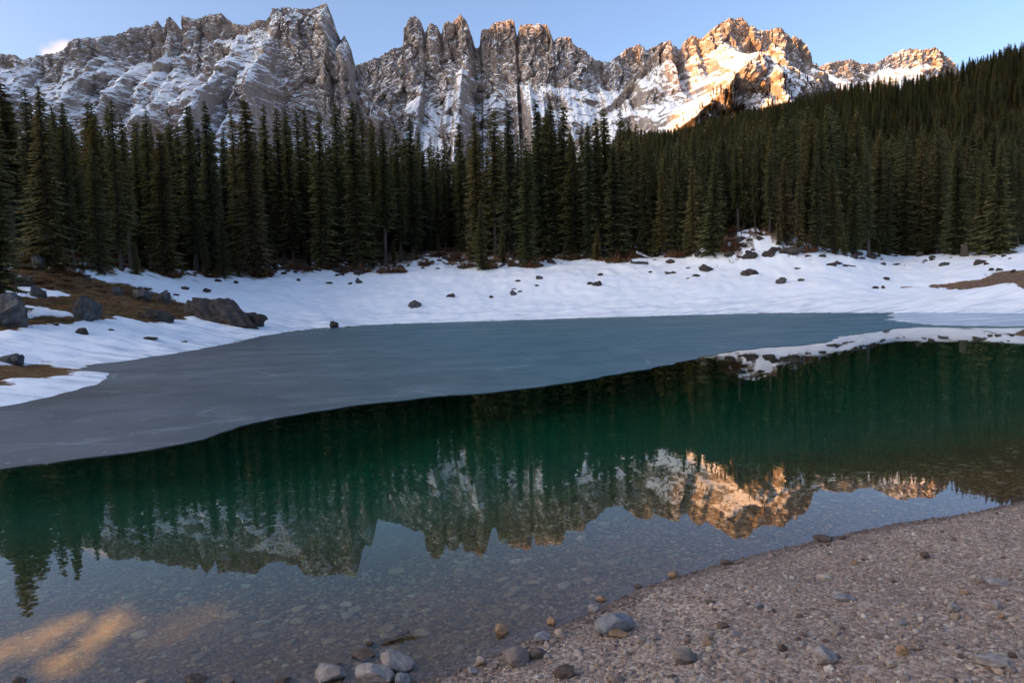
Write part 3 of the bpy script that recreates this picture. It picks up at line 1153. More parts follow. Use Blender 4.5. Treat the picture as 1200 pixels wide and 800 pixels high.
# tip x, tip y, foot x, foot y, kind, crown width factor, label
front_trees = [
    (13, 93, 18, 296, 'bare', 1.5, 'tall spruce with a long bare pale trunk, on the grassy bank at the left edge'),
    (37, 98, 42, 309, 'full', 1.0, 'spruce right behind the upright grey stone on the grassy bank'),
    (63, 97, 60, 313, 'full', 1.25, 'broad dark spruce between the grassy bank and the bright green spruce'),
    (82, 116, 86, 317, 'high', 1.0, 'slim dark spruce just left of the bright green spruce'),
    (115, 168, 118, 319, 'full', 1.45, 'bright green bushy spruce, shorter than its neighbours, at the left snow edge'),
    (138, 112, 142, 318, 'high', 1.0, 'tall spruce just right of the bright green spruce'),
    (153, 128, 153, 316, 'bare', 1.0, 'slim spruce with thin pale bare trunk, left part of the forest edge'),
    (174, 123, 178, 317, 'high', 1.0, 'dark spruce left of the broad spruce whose skirt reaches the snow'),
    (194, 152, 197, 323, 'full', 1.45, 'broad spruce with a wide skirt reaching the snow, left part of the forest edge'),
    (232, 120, 230, 318, 'high', 1.15, 'tall dark spruce right of the broad wide-skirted spruce'),
    (257, 113, 252, 319, 'high', 1.05, 'tall spruce behind the small pointed spruce at the left snow edge'),
    (261, 232, 263, 326, 'full', 1.2, 'small pointed spruce standing in front at the left snow edge'),
    (286, 125, 284, 316, 'high', 1.0, 'slender spruce above the first rocky snow patch of the forest edge'),
    (297, 113, 301, 325, 'full', 1.25, 'tall spruce with brown skirt at the left end of the rocky snow patch'),
    (312, 119, 316, 302, 'high', 1.0, 'spruce rising behind the left end of the rocky snow patch'),
    (329, 122, 333, 301, 'bare', 1.2, 'spruce with pale bare trunk above the rocky snow patch'),
    (341, 120, 344, 303, 'high', 1.0, 'narrow spruce right of the pale bare trunk above the rocky snow patch'),
    (356, 126, 358, 294, 'bare', 1.2, 'thin dark spruce behind the middle of the rocky snow patch'),
    (378, 128, 379, 314, 'high', 1.15, 'spruce with a brown shrub at its foot, middle of the rocky snow patch'),
    (399, 117, 399, 306, 'high', 1.1, 'tall spruce left of the thick-trunked one in the rocky snow patch'),
    (423, 114, 421, 317, 'high', 1.35, 'thick-trunked tall spruce standing forward in the rocky snow patch'),
    (440, 141, 441, 303, 'full', 1.0, 'shorter spruce right behind the thick-trunked spruce'),
    (457, 146, 452, 312, 'bare', 1.2, 'spruce at the left of the notch in the treeline, slim trunk bare'),
    (473, 143, 470, 304, 'high', 1.1, 'spruce in the notch of the treeline below the rock towers'),
    (485, 131, 484, 298, 'high', 1.1, 'pointed spruce right of the notch in the treeline'),
    (495, 152, 496, 292, 'full', 1.0, 'low spruce in the gap of the treeline, left of a bare red-brown shrub patch'),
    (509, 158, 508, 291, 'full', 0.9, 'lowest spruce in the gap of the treeline'),
    (530, 152, 526, 291, 'high', 1.0, 'spruce above the red-brown shrub patch in mid forest edge'),
    (544, 141, 543, 292, 'full', 1.1, 'spruce right of the red-brown shrub patch in mid forest edge'),
    (566, 232, 565, 316, 'full', 1.6, 'small brownish spruce standing forward with shrubs round its foot'),
    (563, 128, 560, 299, 'high', 1.1, 'tall spruce right behind the small brownish spruce'),
    (580, 125, 581, 298, 'bare', 1.3, 'tall spruce with a bare trunk right of the small brownish spruce'),
    (602, 125, 597, 302, 'high', 1.1, 'tall spruce left of the front spruce with brown skirt, mid picture'),
    (617, 172, 620, 313, 'full', 1.35, 'spruce with brown skirt reaching furthest down the snow, mid picture'),
    (634, 113, 638, 300, 'high', 1.15, 'tallest spruce behind the small snow pocket, mid picture'),
    (650, 114, 650, 299, 'high', 1.1, 'tall spruce above the small snow pocket, mid picture'),
    (672, 165, 672, 304, 'full', 1.5, 'wide olive spruce just right of the small snow pocket'),
    (665, 121, 662, 299, 'high', 1.1, 'tall spruce rising behind the wide olive spruce'),
    (690, 140, 692, 303, 'high', 1.0, 'slim spruce between two wide olive spruces'),
    (702, 133, 704, 303, 'high', 1.1, 'dark spruce left of the second wide olive spruce'),
    (722, 168, 722, 306, 'full', 1.45, 'second wide olive spruce, beside the snow-capped fallen logs'),
    (712, 123, 712, 301, 'high', 1.0, 'tall spruce rising behind the second wide olive spruce'),
    (726, 124, 730, 300, 'high', 1.0, 'last tall spruce before the treeline drops to the hillside'),
    (755, 172, 757, 301, 'full', 1.2, 'spruce above the snow-capped fallen logs'),
    (775, 182, 776, 300, 'high', 1.1, 'spruce right of the snow-capped fallen logs'),
    (793, 188, 793, 299, 'full', 1.2, 'greyish spruce left of the snow mound, third from it'),
    (812, 178, 813, 297, 'high', 1.1, 'spruce left of the snow mound, second from it'),
    (836, 172, 836, 296, 'full', 1.3, 'spruce directly left of the snow mound'),
    (863, 165, 865, 272, 'bare', 1.2, 'spruce with a long bare pale trunk behind the snow mound'),
    (900, 172, 902, 273, 'bare', 1.2, 'spruce with a bare trunk on the right shoulder of the snow mound'),
    (918, 182, 920, 284, 'full', 1.2, 'spruce at the right foot of the snow mound'),
    (935, 200, 936, 291, 'full', 1.0, 'short grey-green spruce right of the snow mound'),
    (955, 178, 957, 295, 'high', 1.2, 'spruce right of the short grey-green spruce'),
    (978, 185, 978, 298, 'full', 1.2, 'dark spruce left of the thin-trunked one at the right snow edge'),
    (1000, 176, 1000, 299, 'high', 1.1, 'dark spruce next left of the thin pale trunk at the right snow edge'),
    (1017, 172, 1018, 302, 'bare', 1.2, 'spruce with thin pale trunk and a mossy rock at its foot'),
    (1040, 180, 1040, 300, 'full', 1.1, 'spruce right of the thin pale trunk with the mossy rock'),
    (1060, 170, 1060, 299, 'high', 1.2, 'spruce left of the leaning pale log at the right snow edge'),
    (1081, 196, 1082, 296, 'full', 1.0, 'short slim spruce above the cluster of dark rocks on the right'),
    (1100, 178, 1100, 294, 'high', 1.1, 'dark spruce right of the short slim spruce'),
    (1121, 165, 1121, 298, 'full', 1.4, 'wide spruce in front, left of the pale tree stump on the right'),
    (1146, 180, 1147, 299, 'full', 1.2, 'spruce just right of the pale tree stump'),
    (1169, 160, 1169, 298, 'full', 1.4, 'wide tall spruce left of the small snow bay at the right edge'),
    (1192, 170, 1192, 288, 'high', 1.2, 'spruce above the small snow bay at the right edge'),
]
for i, (tx, ty, fx, fy, kind, wide, label) in enumerate(front_trees):
    g = ground_at(fx, fy)
    a, t = slope_of(tx, ty)
    top = CAM_H + t * g[1]
    spruce(g[0], g[1], g[2], (top - g[2]) * 0.985, kind, i, wide, label)

# two spruces on the left bank outside the frame, seen mirrored in the lake
for (tx, D, top, label) in ((-32.6, 44.0, 17.6, 'spruce seen only mirrored at the lower left corner of the lake, longest reflection'),
                            (-38.0, 46.0, 17.0, 'spruce outside the left edge, mirrored beside the longest reflection')):
    z = float(height(np.array([tx]), np.array([D]))[0])
    spruce(tx, D, z, top - z, 'full', 0, 1.25, label)

# candidate places for the remaining forest
cand = []
sp = 3.1
for y in np.arange(60, 470, sp):
    for x in np.arange(-0.95 * y, 1.12 * y, sp):
        cand.append((x + random.uniform(-1.4, 1.4), y + random.uniform(-1.4, 1.4)))
cand = np.array(cand)
ca = cand[:, 0] / cand[:, 1]
fd = np.interp(ca, FR_A, FR_D)
right_hill = ca > 0.10
keep = (cand[:, 1] > fd + 3.0) & (right_hill | (cand[:, 1] < fd + 85))
thin = np.where(cand[:, 1] > 180, 0.85, 1.0)
keep &= (RNG.random(len(cand)) < thin * 0.62)
# the treeline dips in the middle of the picture
cand = cand[keep]
zz = height(cand[:, 0], cand[:, 1])
ca = cand[:, 0] / cand[:, 1]
fd = np.interp(ca, FR_A, FR_D)
pl = np.array(PLACED)
d2 = np.min((cand[:, None, 0] - pl[None, :, 0]) ** 2 + (cand[:, None, 1] - pl[None, :, 1]) ** 2, 1)
ok = d2 > 2.2 ** 2
cand, zz, ca, fd = cand[ok], zz[ok], ca[ok], fd[ok]
# tallest allowed tip so that the silhouette keeps the photograph's treeline
tl_px = [(-150, 100), (0, 108), (60, 112), (110, 130), (150, 135), (200, 132), (260, 128), (320, 128), (380, 130), (430, 128), (455, 155), (490, 152), (510, 168), (530, 162), (560, 140),
         (620, 130), (680, 142), (725, 138), (740, 150), (760, 152), (800, 148), (850, 132), (900, 121), (950, 109), (1000, 93), (1050, 82), (1100, 75), (1160, 59), (1200, 46), (1300, 30), (1500, 5)]
TL = np.array([slope_of(*p) for p in tl_px])
lim = np.interp(ca, TL[:, 0], TL[:, 1])
hh = np.where(RNG.random(len(cand)) < 0.25, RNG.uniform(11, 18, len(cand)), RNG.uniform(17, 25, len(cand)))
cap = CAM_H + lim * cand[:, 1] - zz
hh = np.where(cand[:, 1] > 160, hh * RNG.uniform(0.5, 0.9, len(cand)), hh)
hh = np.minimum(hh, cap * np.where(RNG.random(len(cand)) < 0.06, 1.05, RNG.uniform(0.78, 1.0, len(cand))))
ok = hh > 6
cand, zz, ca, fd, hh = cand[ok], zz[ok], ca[ok], fd[ok], hh[ok]
# the ones nearest to the forest edge and inside the view are single spruces
order = np.argsort((cand[:, 1] - fd) + 200 * (np.abs(ca) > 0.77))
n_single = 300 - len(front_trees) - 2
sel, rest = order[:n_single], order[n_single:]
ft_a = np.array([p[0] / p[1] for p in PLACED[:len(front_trees)]])
behind = {}
for i in sel[np.argsort(cand[sel, 1] - fd[sel])]:
    k = int(np.argmin(np.abs(ft_a - ca[i])))
    behind[k] = behind.get(k, 0) + 1
    words = front_trees[k][6].split(',')[0].split()
    lab = ' '.join([('closest dark', 'second dark', 'third dark', 'fourth dark', 'rearmost dark')[min(4, behind[k] - 1)], 'spruce behind'] + words[:11])
    kind = random.choice(['high', 'high', 'full', 'full', 'full', 'bare'])
    spruce(cand[i, 0], cand[i, 1], zz[i], hh[i], kind, random.randrange(8), random.uniform(0.9, 1.25), lab)


for k, (fx, fy, hpx) in enumerate(((74, 320, 28), (98, 321, 22), (160, 322, 40), (214, 323, 30), (243, 323, 44), (280, 324, 24), (322, 316, 34), (362, 312, 26), (392, 316, 40), (438, 314, 48),
                                    (462, 312, 30), (488, 304, 22), (514, 300, 26), (552, 306, 30), (590, 309, 44), (610, 310, 26), (648, 303, 30), (700, 305, 40), (742, 301, 28), (768, 302, 44),
                                    (804, 300, 34), (846, 292, 30), (912, 287, 36), (948, 296, 26), (990, 300, 46), (1030, 302, 24), (1070, 300, 30), (1110, 298, 36), (1158, 299, 30), (1182, 296, 22))):
    g = ground_at(fx, fy)
    crown, trunk = SPRUCE['full'][k % 5]
    hs_ = hpx * g[1] / FPX / TREE_H
    e = link('spruce_sapling', None, loc=(g[0], g[1], g[2] - 0.08))
    e.scale = (hs_ * random.uniform(1.1, 1.7), hs_ * random.uniform(1.1, 1.7), hs_)
    e.rotation_euler = (random.gauss(0, 0.03), random.gauss(0, 0.03), random.uniform(0, 6.28))
    link('trunk', trunk, parent=e)
    link('crown', crown, parent=e)
    kk = int(np.argmin(np.abs(ft_a - g[0] / g[1])))
    tag(e, ' '.join(['small young', 'spruce', 'beside'] + front_trees[kk][6].split(',')[0].split()[:11]), 'sapling', 'young spruces along the forest edge')

# ------------------------------------------------------------------ scattering (for what nobody could count)
def source_collection(name, meshes):
    c = bpy.data.collections.new(name)
    for k, me in enumerate(meshes):
        o = bpy.data.objects.new('%s_%02d' % (name, k), me)
        c.objects.link(o)
    return c


def scatter(name, P, rot, scl, idx, coll):
    me = bpy.data.meshes.new(name)
    me.vertices.add(len(P))
    me.vertices.foreach_set('co', np.asarray(P, np.float32).ravel())
    for nm, vals in (('rot', rot), ('scl', scl)):
        a = me.attributes.new(nm, 'FLOAT_VECTOR', 'POINT')
        a.data.foreach_set('vector', np.asarray(vals, np.float32).ravel())
    a = me.attributes.new('idx', 'INT', 'POINT')
    a.data.foreach_set('value', np.asarray(idx, np.int32))
    o = link(name, me)
    ng = bpy.data.node_groups.new(name, 'GeometryNodeTree')
    ng.interface.new_socket('Geometry', in_out='INPUT', socket_type='NodeSocketGeometry')
    ng.interface.new_socket('Geometry', in_out='OUTPUT', socket_type='NodeSocketGeometry')
    gi, go = ng.nodes.new('NodeGroupInput'), ng.nodes.new('NodeGroupOutput')
    ci = ng.nodes.new('GeometryNodeCollectionInfo')
    ci.inputs['Collection'].default_value = coll
    ci.inputs['Separate Children'].default_value = True
    ci.inputs['Reset Children'].default_value = True
    ip = ng.nodes.new('GeometryNodeInstanceOnPoints')
    ip.inputs['Pick Instance'].default_value = True

    def na(nm, dt):
        n = ng.nodes.new('GeometryNodeInputNamedAttribute')
        n.data_type = dt
        n.inputs['Name'].default_value = nm
        return n.outputs['Attribute']
    ng.links.new(gi.outputs[0], ip.inputs['Points'])
    ng.links.new(ci.outputs[0], ip.inputs['Instance'])
    ng.links.new(na('idx', 'INT'), ip.inputs['Instance Index'])
    e2r = ng.nodes.new('FunctionNodeEulerToRotation')
    ng.links.new(na('rot', 'FLOAT_VECTOR'), e2r.inputs[0])
    ng.links.new(e2r.outputs[0], ip.inputs['Rotation'])
    ng.links.new(na('scl', 'FLOAT_VECTOR'), ip.inputs['Scale'])
    ng.links.new(ip.outputs[0], go.inputs[0])
    md = o.modifiers.new('scatter', 'NODES')
    md.node_group = ng
    return o


def joined_spruce(k):
    crown, trunk = k
    a = np.empty(len(crown.vertices) * 3, np.float32)
    crown.vertices.foreach_get('co', a)
    b = np.empty(len(trunk.vertices) * 3, np.float32)
    trunk.vertices.foreach_get('co', b)
    va, vb = a.reshape(-1, 3), b.reshape(-1, 3)
    fa = np.arange(len(va)).reshape(-1, 3)
    fb = np.empty(len(trunk.polygons) * 3, np.int32)
    trunk.loops.foreach_get('vertex_index', fb)
    fb = fb.reshape(-1, 3) + len(va)
    me = mesh_from('spruce', np.vstack([va, vb]), np.vstack([fa, fb]), False)
    t = np.empty(len(va), np.float32)
    crown.attributes['tint'].data.foreach_get('value', t)
    fattr(me, 'tint', np.append(t, np.zeros(len(vb), np.float32)))
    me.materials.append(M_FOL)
    me.materials.append(M_BARK)
    me.polygons.foreach_set('material_index', np.concatenate([np.zeros(len(fa), np.int32), np.ones(len(fb), np.int32)]))
    return me


spruce_src = source_collection('spruce_source', [joined_spruce(k) for k in SPRUCE['full'] + SPRUCE['high']])
Pf = np.column_stack([cand[rest], zz[rest] - 0.15])
sf = hh[rest] / TREE_H
wf = sf * RNG.uniform(0.95, 1.4, len(rest))
forest = scatter('forest', Pf, np.column_stack([np.zeros((len(rest), 2)), RNG.uniform(0, 6.28, len(rest))]), np.column_stack([wf, wf, sf]), RNG.integers(0, 9, len(rest)), spruce_src)
tag(forest, 'dense dark spruce forest covering the hillside', 'forest', kind='stuff')

# larches and spruces on the sunlit spur
XX, YY, ZZ, VG = MOUNT_SURF['golden sunlit peak above a snowfield and wooded spur']
pr = np.where(VG > 0.12, VG, 0.0).ravel()
pk = RNG.choice(len(pr), 2600, replace=False, p=pr / pr.sum())
Ps = np.column_stack([XX.ravel()[pk], YY.ravel()[pk], ZZ.ravel()[pk] - 1.0])
ss = RNG.uniform(0.45, 0.8, len(pk))


def larch_variant(k):
    me = joined_spruce(k)
    me.materials[0] = M_LARCH
    return me


def mat_larch():
    m = NT('larch_twigs')
    oi = m.n('ShaderNodeObjectInfo')
    base = m.ramp(oi.outputs['Random'], [(0.0, (0.03, 0.03, 0.014)), (0.4, (0.10, 0.055, 0.02)), (1.0, (0.18, 0.09, 0.03))])
    return m.finish(m.n('ShaderNodeBsdfDiffuse', Color=base))


M_LARCH = mat_larch()
larch_src = source_collection('larch_source', [larch_variant(SPRUCE['high'][0]), larch_variant(SPRUCE['full'][1])])
spur = scatter('spur_forest', Ps, np.column_stack([np.zeros((len(pk), 2)), RNG.uniform(0, 6.28, len(pk))]), np.column_stack([ss * 1.5, ss * 1.5, ss]), RNG.integers(0, 2, len(pk)), larch_src)
tag(spur, 'sparse russet larch wood on the spur below the golden peak', 'forest', kind='stuff')


# ------------------------------------------------------------------ rocks
def rock_mesh(name, seed, cuts=9, sub=3, rough=0.10, flat=1.0, smooth=True):
    g = np.random.default_rng(seed)
    bm = bmesh.new()
    bmesh.ops.create_icosphere(bm, subdivisions=sub, radius=1.0)
    V = np.array([v.co[:] for v in bm.verts])
    bm.verts.ensure_lookup_table()
    for _ in range(cuts):
        n = g.normal(size=3)
        n /= np.linalg.norm(n)
        o = g.uniform(0.55, 0.88)
        dd = V @ n - o
        V = V - np.where(dd > 0, dd * 0.97, 0)[:, None] * n[None, :]
    r = 1 + rough * (fbm(V[:, 0] * 2 + V[:, 2], V[:, 1] * 2 - V[:, 2] * 1.3, 4, seed % 50))
    V = V * r[:, None]
    V = V / np.abs(V).max(0)[None, :]
    V[:, 2] *= flat
    for v, c in zip(bm.verts, V):
        v.co = c
    for f in bm.faces:
        f.smooth = smooth
    me = bpy.data.meshes.new(name)
    bm.to_mesh(me)
    bm.free()
    return me


def mat_rock(name, stops, lichen=(0.10, 0.085, 0.06), lic=0.5, bump=0.6, rand=False, scale=3.0, wet=False):
    m = NT(name)
    p = m.objcoord()
    oi = m.n('ShaderNodeObjectInfo')
    off = m.n('ShaderNodeVectorMath', _operation='ADD')
    m.t.links.new(p, off.inputs[0])
    cmb = m.n('ShaderNodeCombineXYZ')
    m.t.links.new(m.math('MULTIPLY', oi.outputs['Random'], 37.0), cmb.inputs[0])
    m.t.links.new(cmb.outputs[0], off.inputs[1])
    p = off.outputs[0]
    n = m.noise(p, scale, 6, 0.65)
    n2 = m.noise(p, scale * 0.6, 4, 0.6)
    n3 = m.noise(p, scale * 6, 4, 0.7)
    if rand:
        col = m.ramp(oi.outputs['Random'], stops)
        col = m.mix(m.rng(n, 0.3, 0.7, 0.0, 0.55), col, m.mix(1.0, col, (0.55, 0.52, 0.5), 'MULTIPLY'))
    else:
        col = m.ramp(n, stops)
    col = m.mix(m.rng(n2, 0.5, 0.65, 0, lic), col, lichen)
    nb = m.bump(m.math('ADD', n, m.math('MULTIPLY', n3, 0.35)), bump, 0.12)
    if not wet:
        return m.finish(m.pbsdf(col, 0.85, nb, 0.2))
    pw = m.coord()
    zw = m.math('ADD', m.n('ShaderNodeSeparateXYZ', Vector=pw).outputs[2], m.math('MULTIPLY', m.math('SUBTRACT', m.noise(pw, 2.5, 3), 0.5), 0.12))
    wf_ = m.rng(zw, 0.085, 0.035)
    col = m.mix(wf_, col, m.mix(1.0, col, (0.42, 0.36, 0.32), 'MULTIPLY'))
    return m.finish(m.pbsdf(col, m.rng(wf_, 0, 1, 0.85, 0.35), nb, m.rng(wf_, 0, 1, 0.2, 0.5)))


M_BOULDER = mat_rock('boulder_rock', [(0.28, (0.025, 0.025, 0.028)), (0.5, (0.075, 0.075, 0.078)), (0.72, (0.15, 0.15, 0.152))], (0.10, 0.07, 0.045), 0.45, 1.0)
M_DARKROCK = mat_rock('dark_rock', [(0.28, (0.022, 0.02, 0.02)), (0.5, (0.055, 0.046, 0.042)), (0.72, (0.11, 0.092, 0.082))], (0.09, 0.055, 0.032), 0.5, 1.0)
ROCKS = [rock_mesh('boulder', 500 + k, 18, 4, 0.20, smooth=False) for k in range(8)]
for me in ROCKS:
    me.materials.append(M_BOULDER)
DARK = []
for me in ROCKS:
    c = me.copy()
    c.materials.clear()
    c.materials.append(M_DARKROCK)
    DARK.append(c)


SLAB = rock_mesh('slab', 611, 9, 5, 0.30, smooth=False)
SLAB.materials.append(M_DARKROCK)


def boulder(px, py, w, h, label, dark=False, var=None, rot=None, tilt=0.0, group='boulders on the snowy bank', cat='boulder', deep=0.8, name='boulder'):
    """px, py: middle of the rock's foot line; w, h: size in photograph pixels"""
    g = ground_at(px, py)
    m = g[1] / FPX
    v = random.randrange(8) if var is None else var
    o = link(name, (DARK if dark else ROCKS)[v], loc=(g[0], g[1] + w * m * 0.25 * deep, g[2] + h * m * 0.28))
    zg = float(height(np.array([o.location.x]), np.array([o.location.y]))[0])
    o.location.z = max(o.location.z, zg + h * m * 0.10)
    o.scale = (w * m * 0.5, w * m * 0.5 * deep, h * m * 0.72)
    o.rotation_euler = (0, tilt, random.uniform(-0.35, 0.35) if rot is None else rot)
    tag(o, label, cat, group)
    return o


LB = 'boulders on the grassy left bank'
boulder(8, 384, 52, 42, 'big dark grey boulder cut by the left edge of the picture', var=0, group=LB)
boulder(40, 349, 22, 15, 'dark boulder poking out of the upper snow strip on the grassy bank', var=1, group=LB)
boulder(98, 375, 38, 31, 'blocky grey boulder in the middle of the grassy bank', var=2, rot=0.1, group=LB)
boulder(20, 336, 34, 15, 'low purplish rock high on the grassy bank near the left edge', True, var=3, group=LB)
boulder(165, 353, 25, 17, 'rounded dark boulder, left one of the pair behind the whaleback slab', var=4, group=LB)
boulder(191, 355, 19, 17, 'squarish dark boulder, right one of the pair behind the whaleback slab', var=5, group=LB)
boulder(137, 346, 16, 10, 'small dark boulder left of the rounded pair on the bank', var=6, group=LB)
boulder(258, 379, 104, 30, 'long whaleback rock slab sloping down to the snow', True, var=7, rot=-0.10, tilt=0.24, deep=0.5, group=LB).data = SLAB
boulder(292, 383, 40, 20, 'low foot of rock at the right end of the whaleback slab', True, var=3, tilt=0.15, deep=0.5, group=LB)
boulder(225, 371, 34, 20, 'brownish rock leaning on the left end of the whaleback slab', True, var=1, deep=0.5, group=LB)
boulder(186, 377, 42, 14, 'flat dark slab left of the whaleback slab, edge of the snow', True, var=6, tilt=0.18, deep=0.5, group=LB)
boulder(95, 393, 20, 9, 'brown-grey rock alone on the flat snow below the blocky boulder', True, var=0, group=LB)
boulder(172, 399, 24, 5, 'thin flat stone lying on the icy snow near the ice edge', True, var=2, group=LB)
boulder(8, 427, 36, 14, 'dark domed boulder behind the brown grass of the low spit', var=5, group=LB)
boulder(43, 315, 14, 20, 'upright pale grey stone at the foot of the left spruces', var=4, group=LB)
boulder(102, 330, 8, 8, 'small knobbly rock where brown bank meets the upper snow', True, var=1, group=LB)
boulder(127, 388, 14, 3, 'thin dark stone on the snow under the blocky boulder', True, var=7, group=LB)
boulder(64, 383, 8, 5, 'little dark rock at the lower rim of the grassy bank', True, var=3, group=LB)
boulder(213, 402, 14, 3, 'sliver of dark stone by the left ice edge', True, var=5, group=LB)
boulder(120, 322, 9, 4, 'small rock on the snow below the bright green spruce', True, var=6, group=LB)
boulder(216, 340, 10, 5, 'small dark rock on the snow above the whaleback slab', True, var=4, group=LB)
boulder(241, 343, 12, 6, 'rock touching the top of the whaleback slab', True, var=2, group=LB)
boulder(205, 347, 11, 3, 'flat stone between the squarish boulder and the whaleback slab', True, var=0, group=LB)
boulder(391, 384, 11, 9, 'dark rock under a snow overhang at the ice edge', True, var=4, group=LB)
boulder(410, 385, 18, 3, 'flat brown stone at the ice edge beside the snow overhang', True, var=1, group=LB)
SB = 'boulders on the snowy bank'
boulder(486, 361, 17, 10, 'largest lone rock low on the snow, left of centre', var=2, group=SB)
boulder(528, 349, 12, 6, 'jagged low rock on the snow right of the largest lone rock', True, var=5, group=SB)
boulder(602, 347, 10, 8, 'rock in the middle of the snow with two slivers above it', var=1, group=SB)
boulder(602, 340, 7, 2.5, 'thin sliver of rock above the mid-snow rock', True, var=3, group=SB)
boulder(610, 343, 8, 3, 'leaning sliver right of the mid-snow rock', True, var=6, group=SB)
boulder(576, 350, 6, 4, 'small dark stone left of the mid-snow rock', True, var=0, group=SB)
boulder(607, 331, 8, 4, 'low dark rock high on the snow below the brown-skirted spruce', True, var=7, group=SB)
boulder(632, 328, 9, 6, 'pointed greenish rock high on the snow, mid picture', var=4, group=SB)
boulder(629, 336, 8, 3, 'small flat rock below the pointed greenish rock', True, var=2, group=SB)
boulder(700, 336, 13, 8, 'brown rock, right one of a touching pair below the olive spruces', True, var=5, group=SB)
boulder(692, 334, 8, 4, 'dark rock, left one of the touching pair below the olive spruces', True, var=0, group=SB)
boulder(704, 324, 7, 5, 'small rock above the touching pair on the snow', True, var=3, group=SB)
boulder(829, 319, 21, 10, 'brown boulder on the snow below left of the snow mound', True, var=1, group=SB)
boulder(817, 325, 13, 4, 'flat dark rock below the brown boulder left of the mound', True, var=6, group=SB)
boulder(879, 323, 21, 9, 'flat-topped brown rock straight below the snow mound', True, var=2, group=SB)
boulder(917, 333, 15, 9, 'grey slanting boulder right of the flat-topped brown rock', var=7, tilt=-0.3, group=SB)
boulder(940, 330, 9, 4, 'small grey rock right of the slanting boulder', var=0, group=SB)
boulder(935, 316, 9, 3, 'thin dark rock above the slanting boulder', True, var=4, group=SB)
boulder(880, 305, 20, 9, 'dark brown rock at the foot of the snow mound', True, var=5, group=SB)
boulder(903, 302, 17, 9, 'dark brown rock right of the one at the mound foot', True, var=3, group=SB)
boulder(908, 295, 13, 6, 'slab of rock halfway up the right of the snow mound', True, var=6, group=SB)
boulder(868, 284, 14, 6, 'green-grey rock near the top of the snow mound', var=1, group=SB)
boulder(873, 290, 9, 5, 'small rock below the green-grey one on the mound', True, var=0, group=SB)
boulder(931, 299, 25, 10, 'long reddish-brown rock right of the snow mound', True, var=7, group=SB)
boulder(855, 301, 13, 8, 'red-brown rock left foot of the snow mound', True, var=2, group=SB)
boulder(826, 301, 9, 7, 'dark rock under the spruce left of the snow mound', True, var=4, group=SB)
boulder(964, 302, 10, 5, 'red-brown rock at the forest edge right of the mound', True, var=5, group=SB)
boulder(1027, 339, 13, 4, 'low brown rock by the tip of the gravel spit', True, var=6, group=SB)
boulder(1036, 339, 6, 5, 'pointed dark rock touching the low brown rock near the spit', True, var=1, group=SB)
boulder(1040, 329, 8, 5, 'lone dark rock on the snow left of the gravel spit', True, var=0, group=SB)
boulder(1022, 303, 13, 8, 'mossy snow-topped rock at the foot of the thin pale trunk', True, var=2, group=SB)
boulder(1109, 312, 13, 6, 'dark rock on the snow, left of two below the pale stump', var=3, group=SB)
boulder(1150, 310, 15, 7, 'snow-topped brown rock, right of two below the pale stump', True, var=4, group=SB)
boulder(1035, 311, 8, 4, 'dark rock, left one of a trio at the right forest edge', True, var=5, group=SB)
boulder(1053, 311, 11, 3, 'flat dark rock, right one of the trio at the right forest edge', True, var=7, group=SB)
boulder(998, 313, 13, 3, 'flat dark rock left of the mossy snow-topped rock', True, var=1, group=SB)
boulder(1079, 301, 9, 7, 'dark rock left in the cluster under the short slim spruce', True, var=0, group=SB)
boulder(1094, 303, 10, 4, 'flat rock in the cluster under the short slim spruce', True, var=6, group=SB)
boulder(1101, 298, 10, 5, 'dark rock right in the cluster under the short slim spruce', True, var=2, group=SB)
boulder(1163, 318, 7, 5, 'dark rock, leftmost of three on the crest of the gravel spit', True, var=3, group=SB)
boulder(1172, 318, 8, 5, 'dark rock, middle of three on the crest of the gravel spit', True, var=4, group=SB)
boulder(1188, 319, 6, 4, 'dark rock, rightmost of three on the crest of the gravel spit', True, var=5, group=SB)
boulder(420, 333, 9, 8, 'rounded grey rock on the snow below the thick-trunked spruce', var=1, group=SB)
boulder(410, 334, 7, 4, 'dark rock beside the rounded grey one, thick-trunked spruce above', True, var=5, group=SB)
boulder(385, 333, 11, 3, 'flat dark rock below the rocky snow patch', True, var=7, group=SB)
boulder(350, 330, 6, 4, 'greenish rock at the left below the rocky snow patch', True, var=0, group=SB)
boulder(276, 333, 7, 5, 'small dark rock left end of the snow under the pointed spruce', True, var=2, group=SB)
boulder(255, 331, 9, 5, 'snow-capped rock at the foot of the small pointed spruce', True, var=4, group=SB)
# small stones of the rocky snow patches, too alike to tell apart
patches = [((305, 425), (294, 324), 60, 'small dark stone in the rocky snow patch left of centre'),
           ((450, 556), (284, 316), 62, 'small dark stone in the rocky snow patch below the treeline notch'),
           ((580, 655), (296, 314), 22, 'small dark stone by the brown-skirted spruce, mid picture'),
           ((735, 830), (300, 330), 12, 'small dark stone on the snow near the fallen logs'),
           ((846, 950), (275, 304), 26, 'small dark stone on the snow mound'),
           ((975, 1195), (292, 314), 34, 'small dark stone at the right forest edge')]
for (xa, xb), (ya, yb), n, lab in patches:
    for _ in range(n):
        w = random.uniform(3, 9) * random.choice((1, 1, 1.5))
        boulder(random.uniform(xa, xb), random.uniform(ya, yb), w, w * random.uniform(0.35, 0.6), lab, True, group=lab.replace('small dark stone', 'small dark stones'))

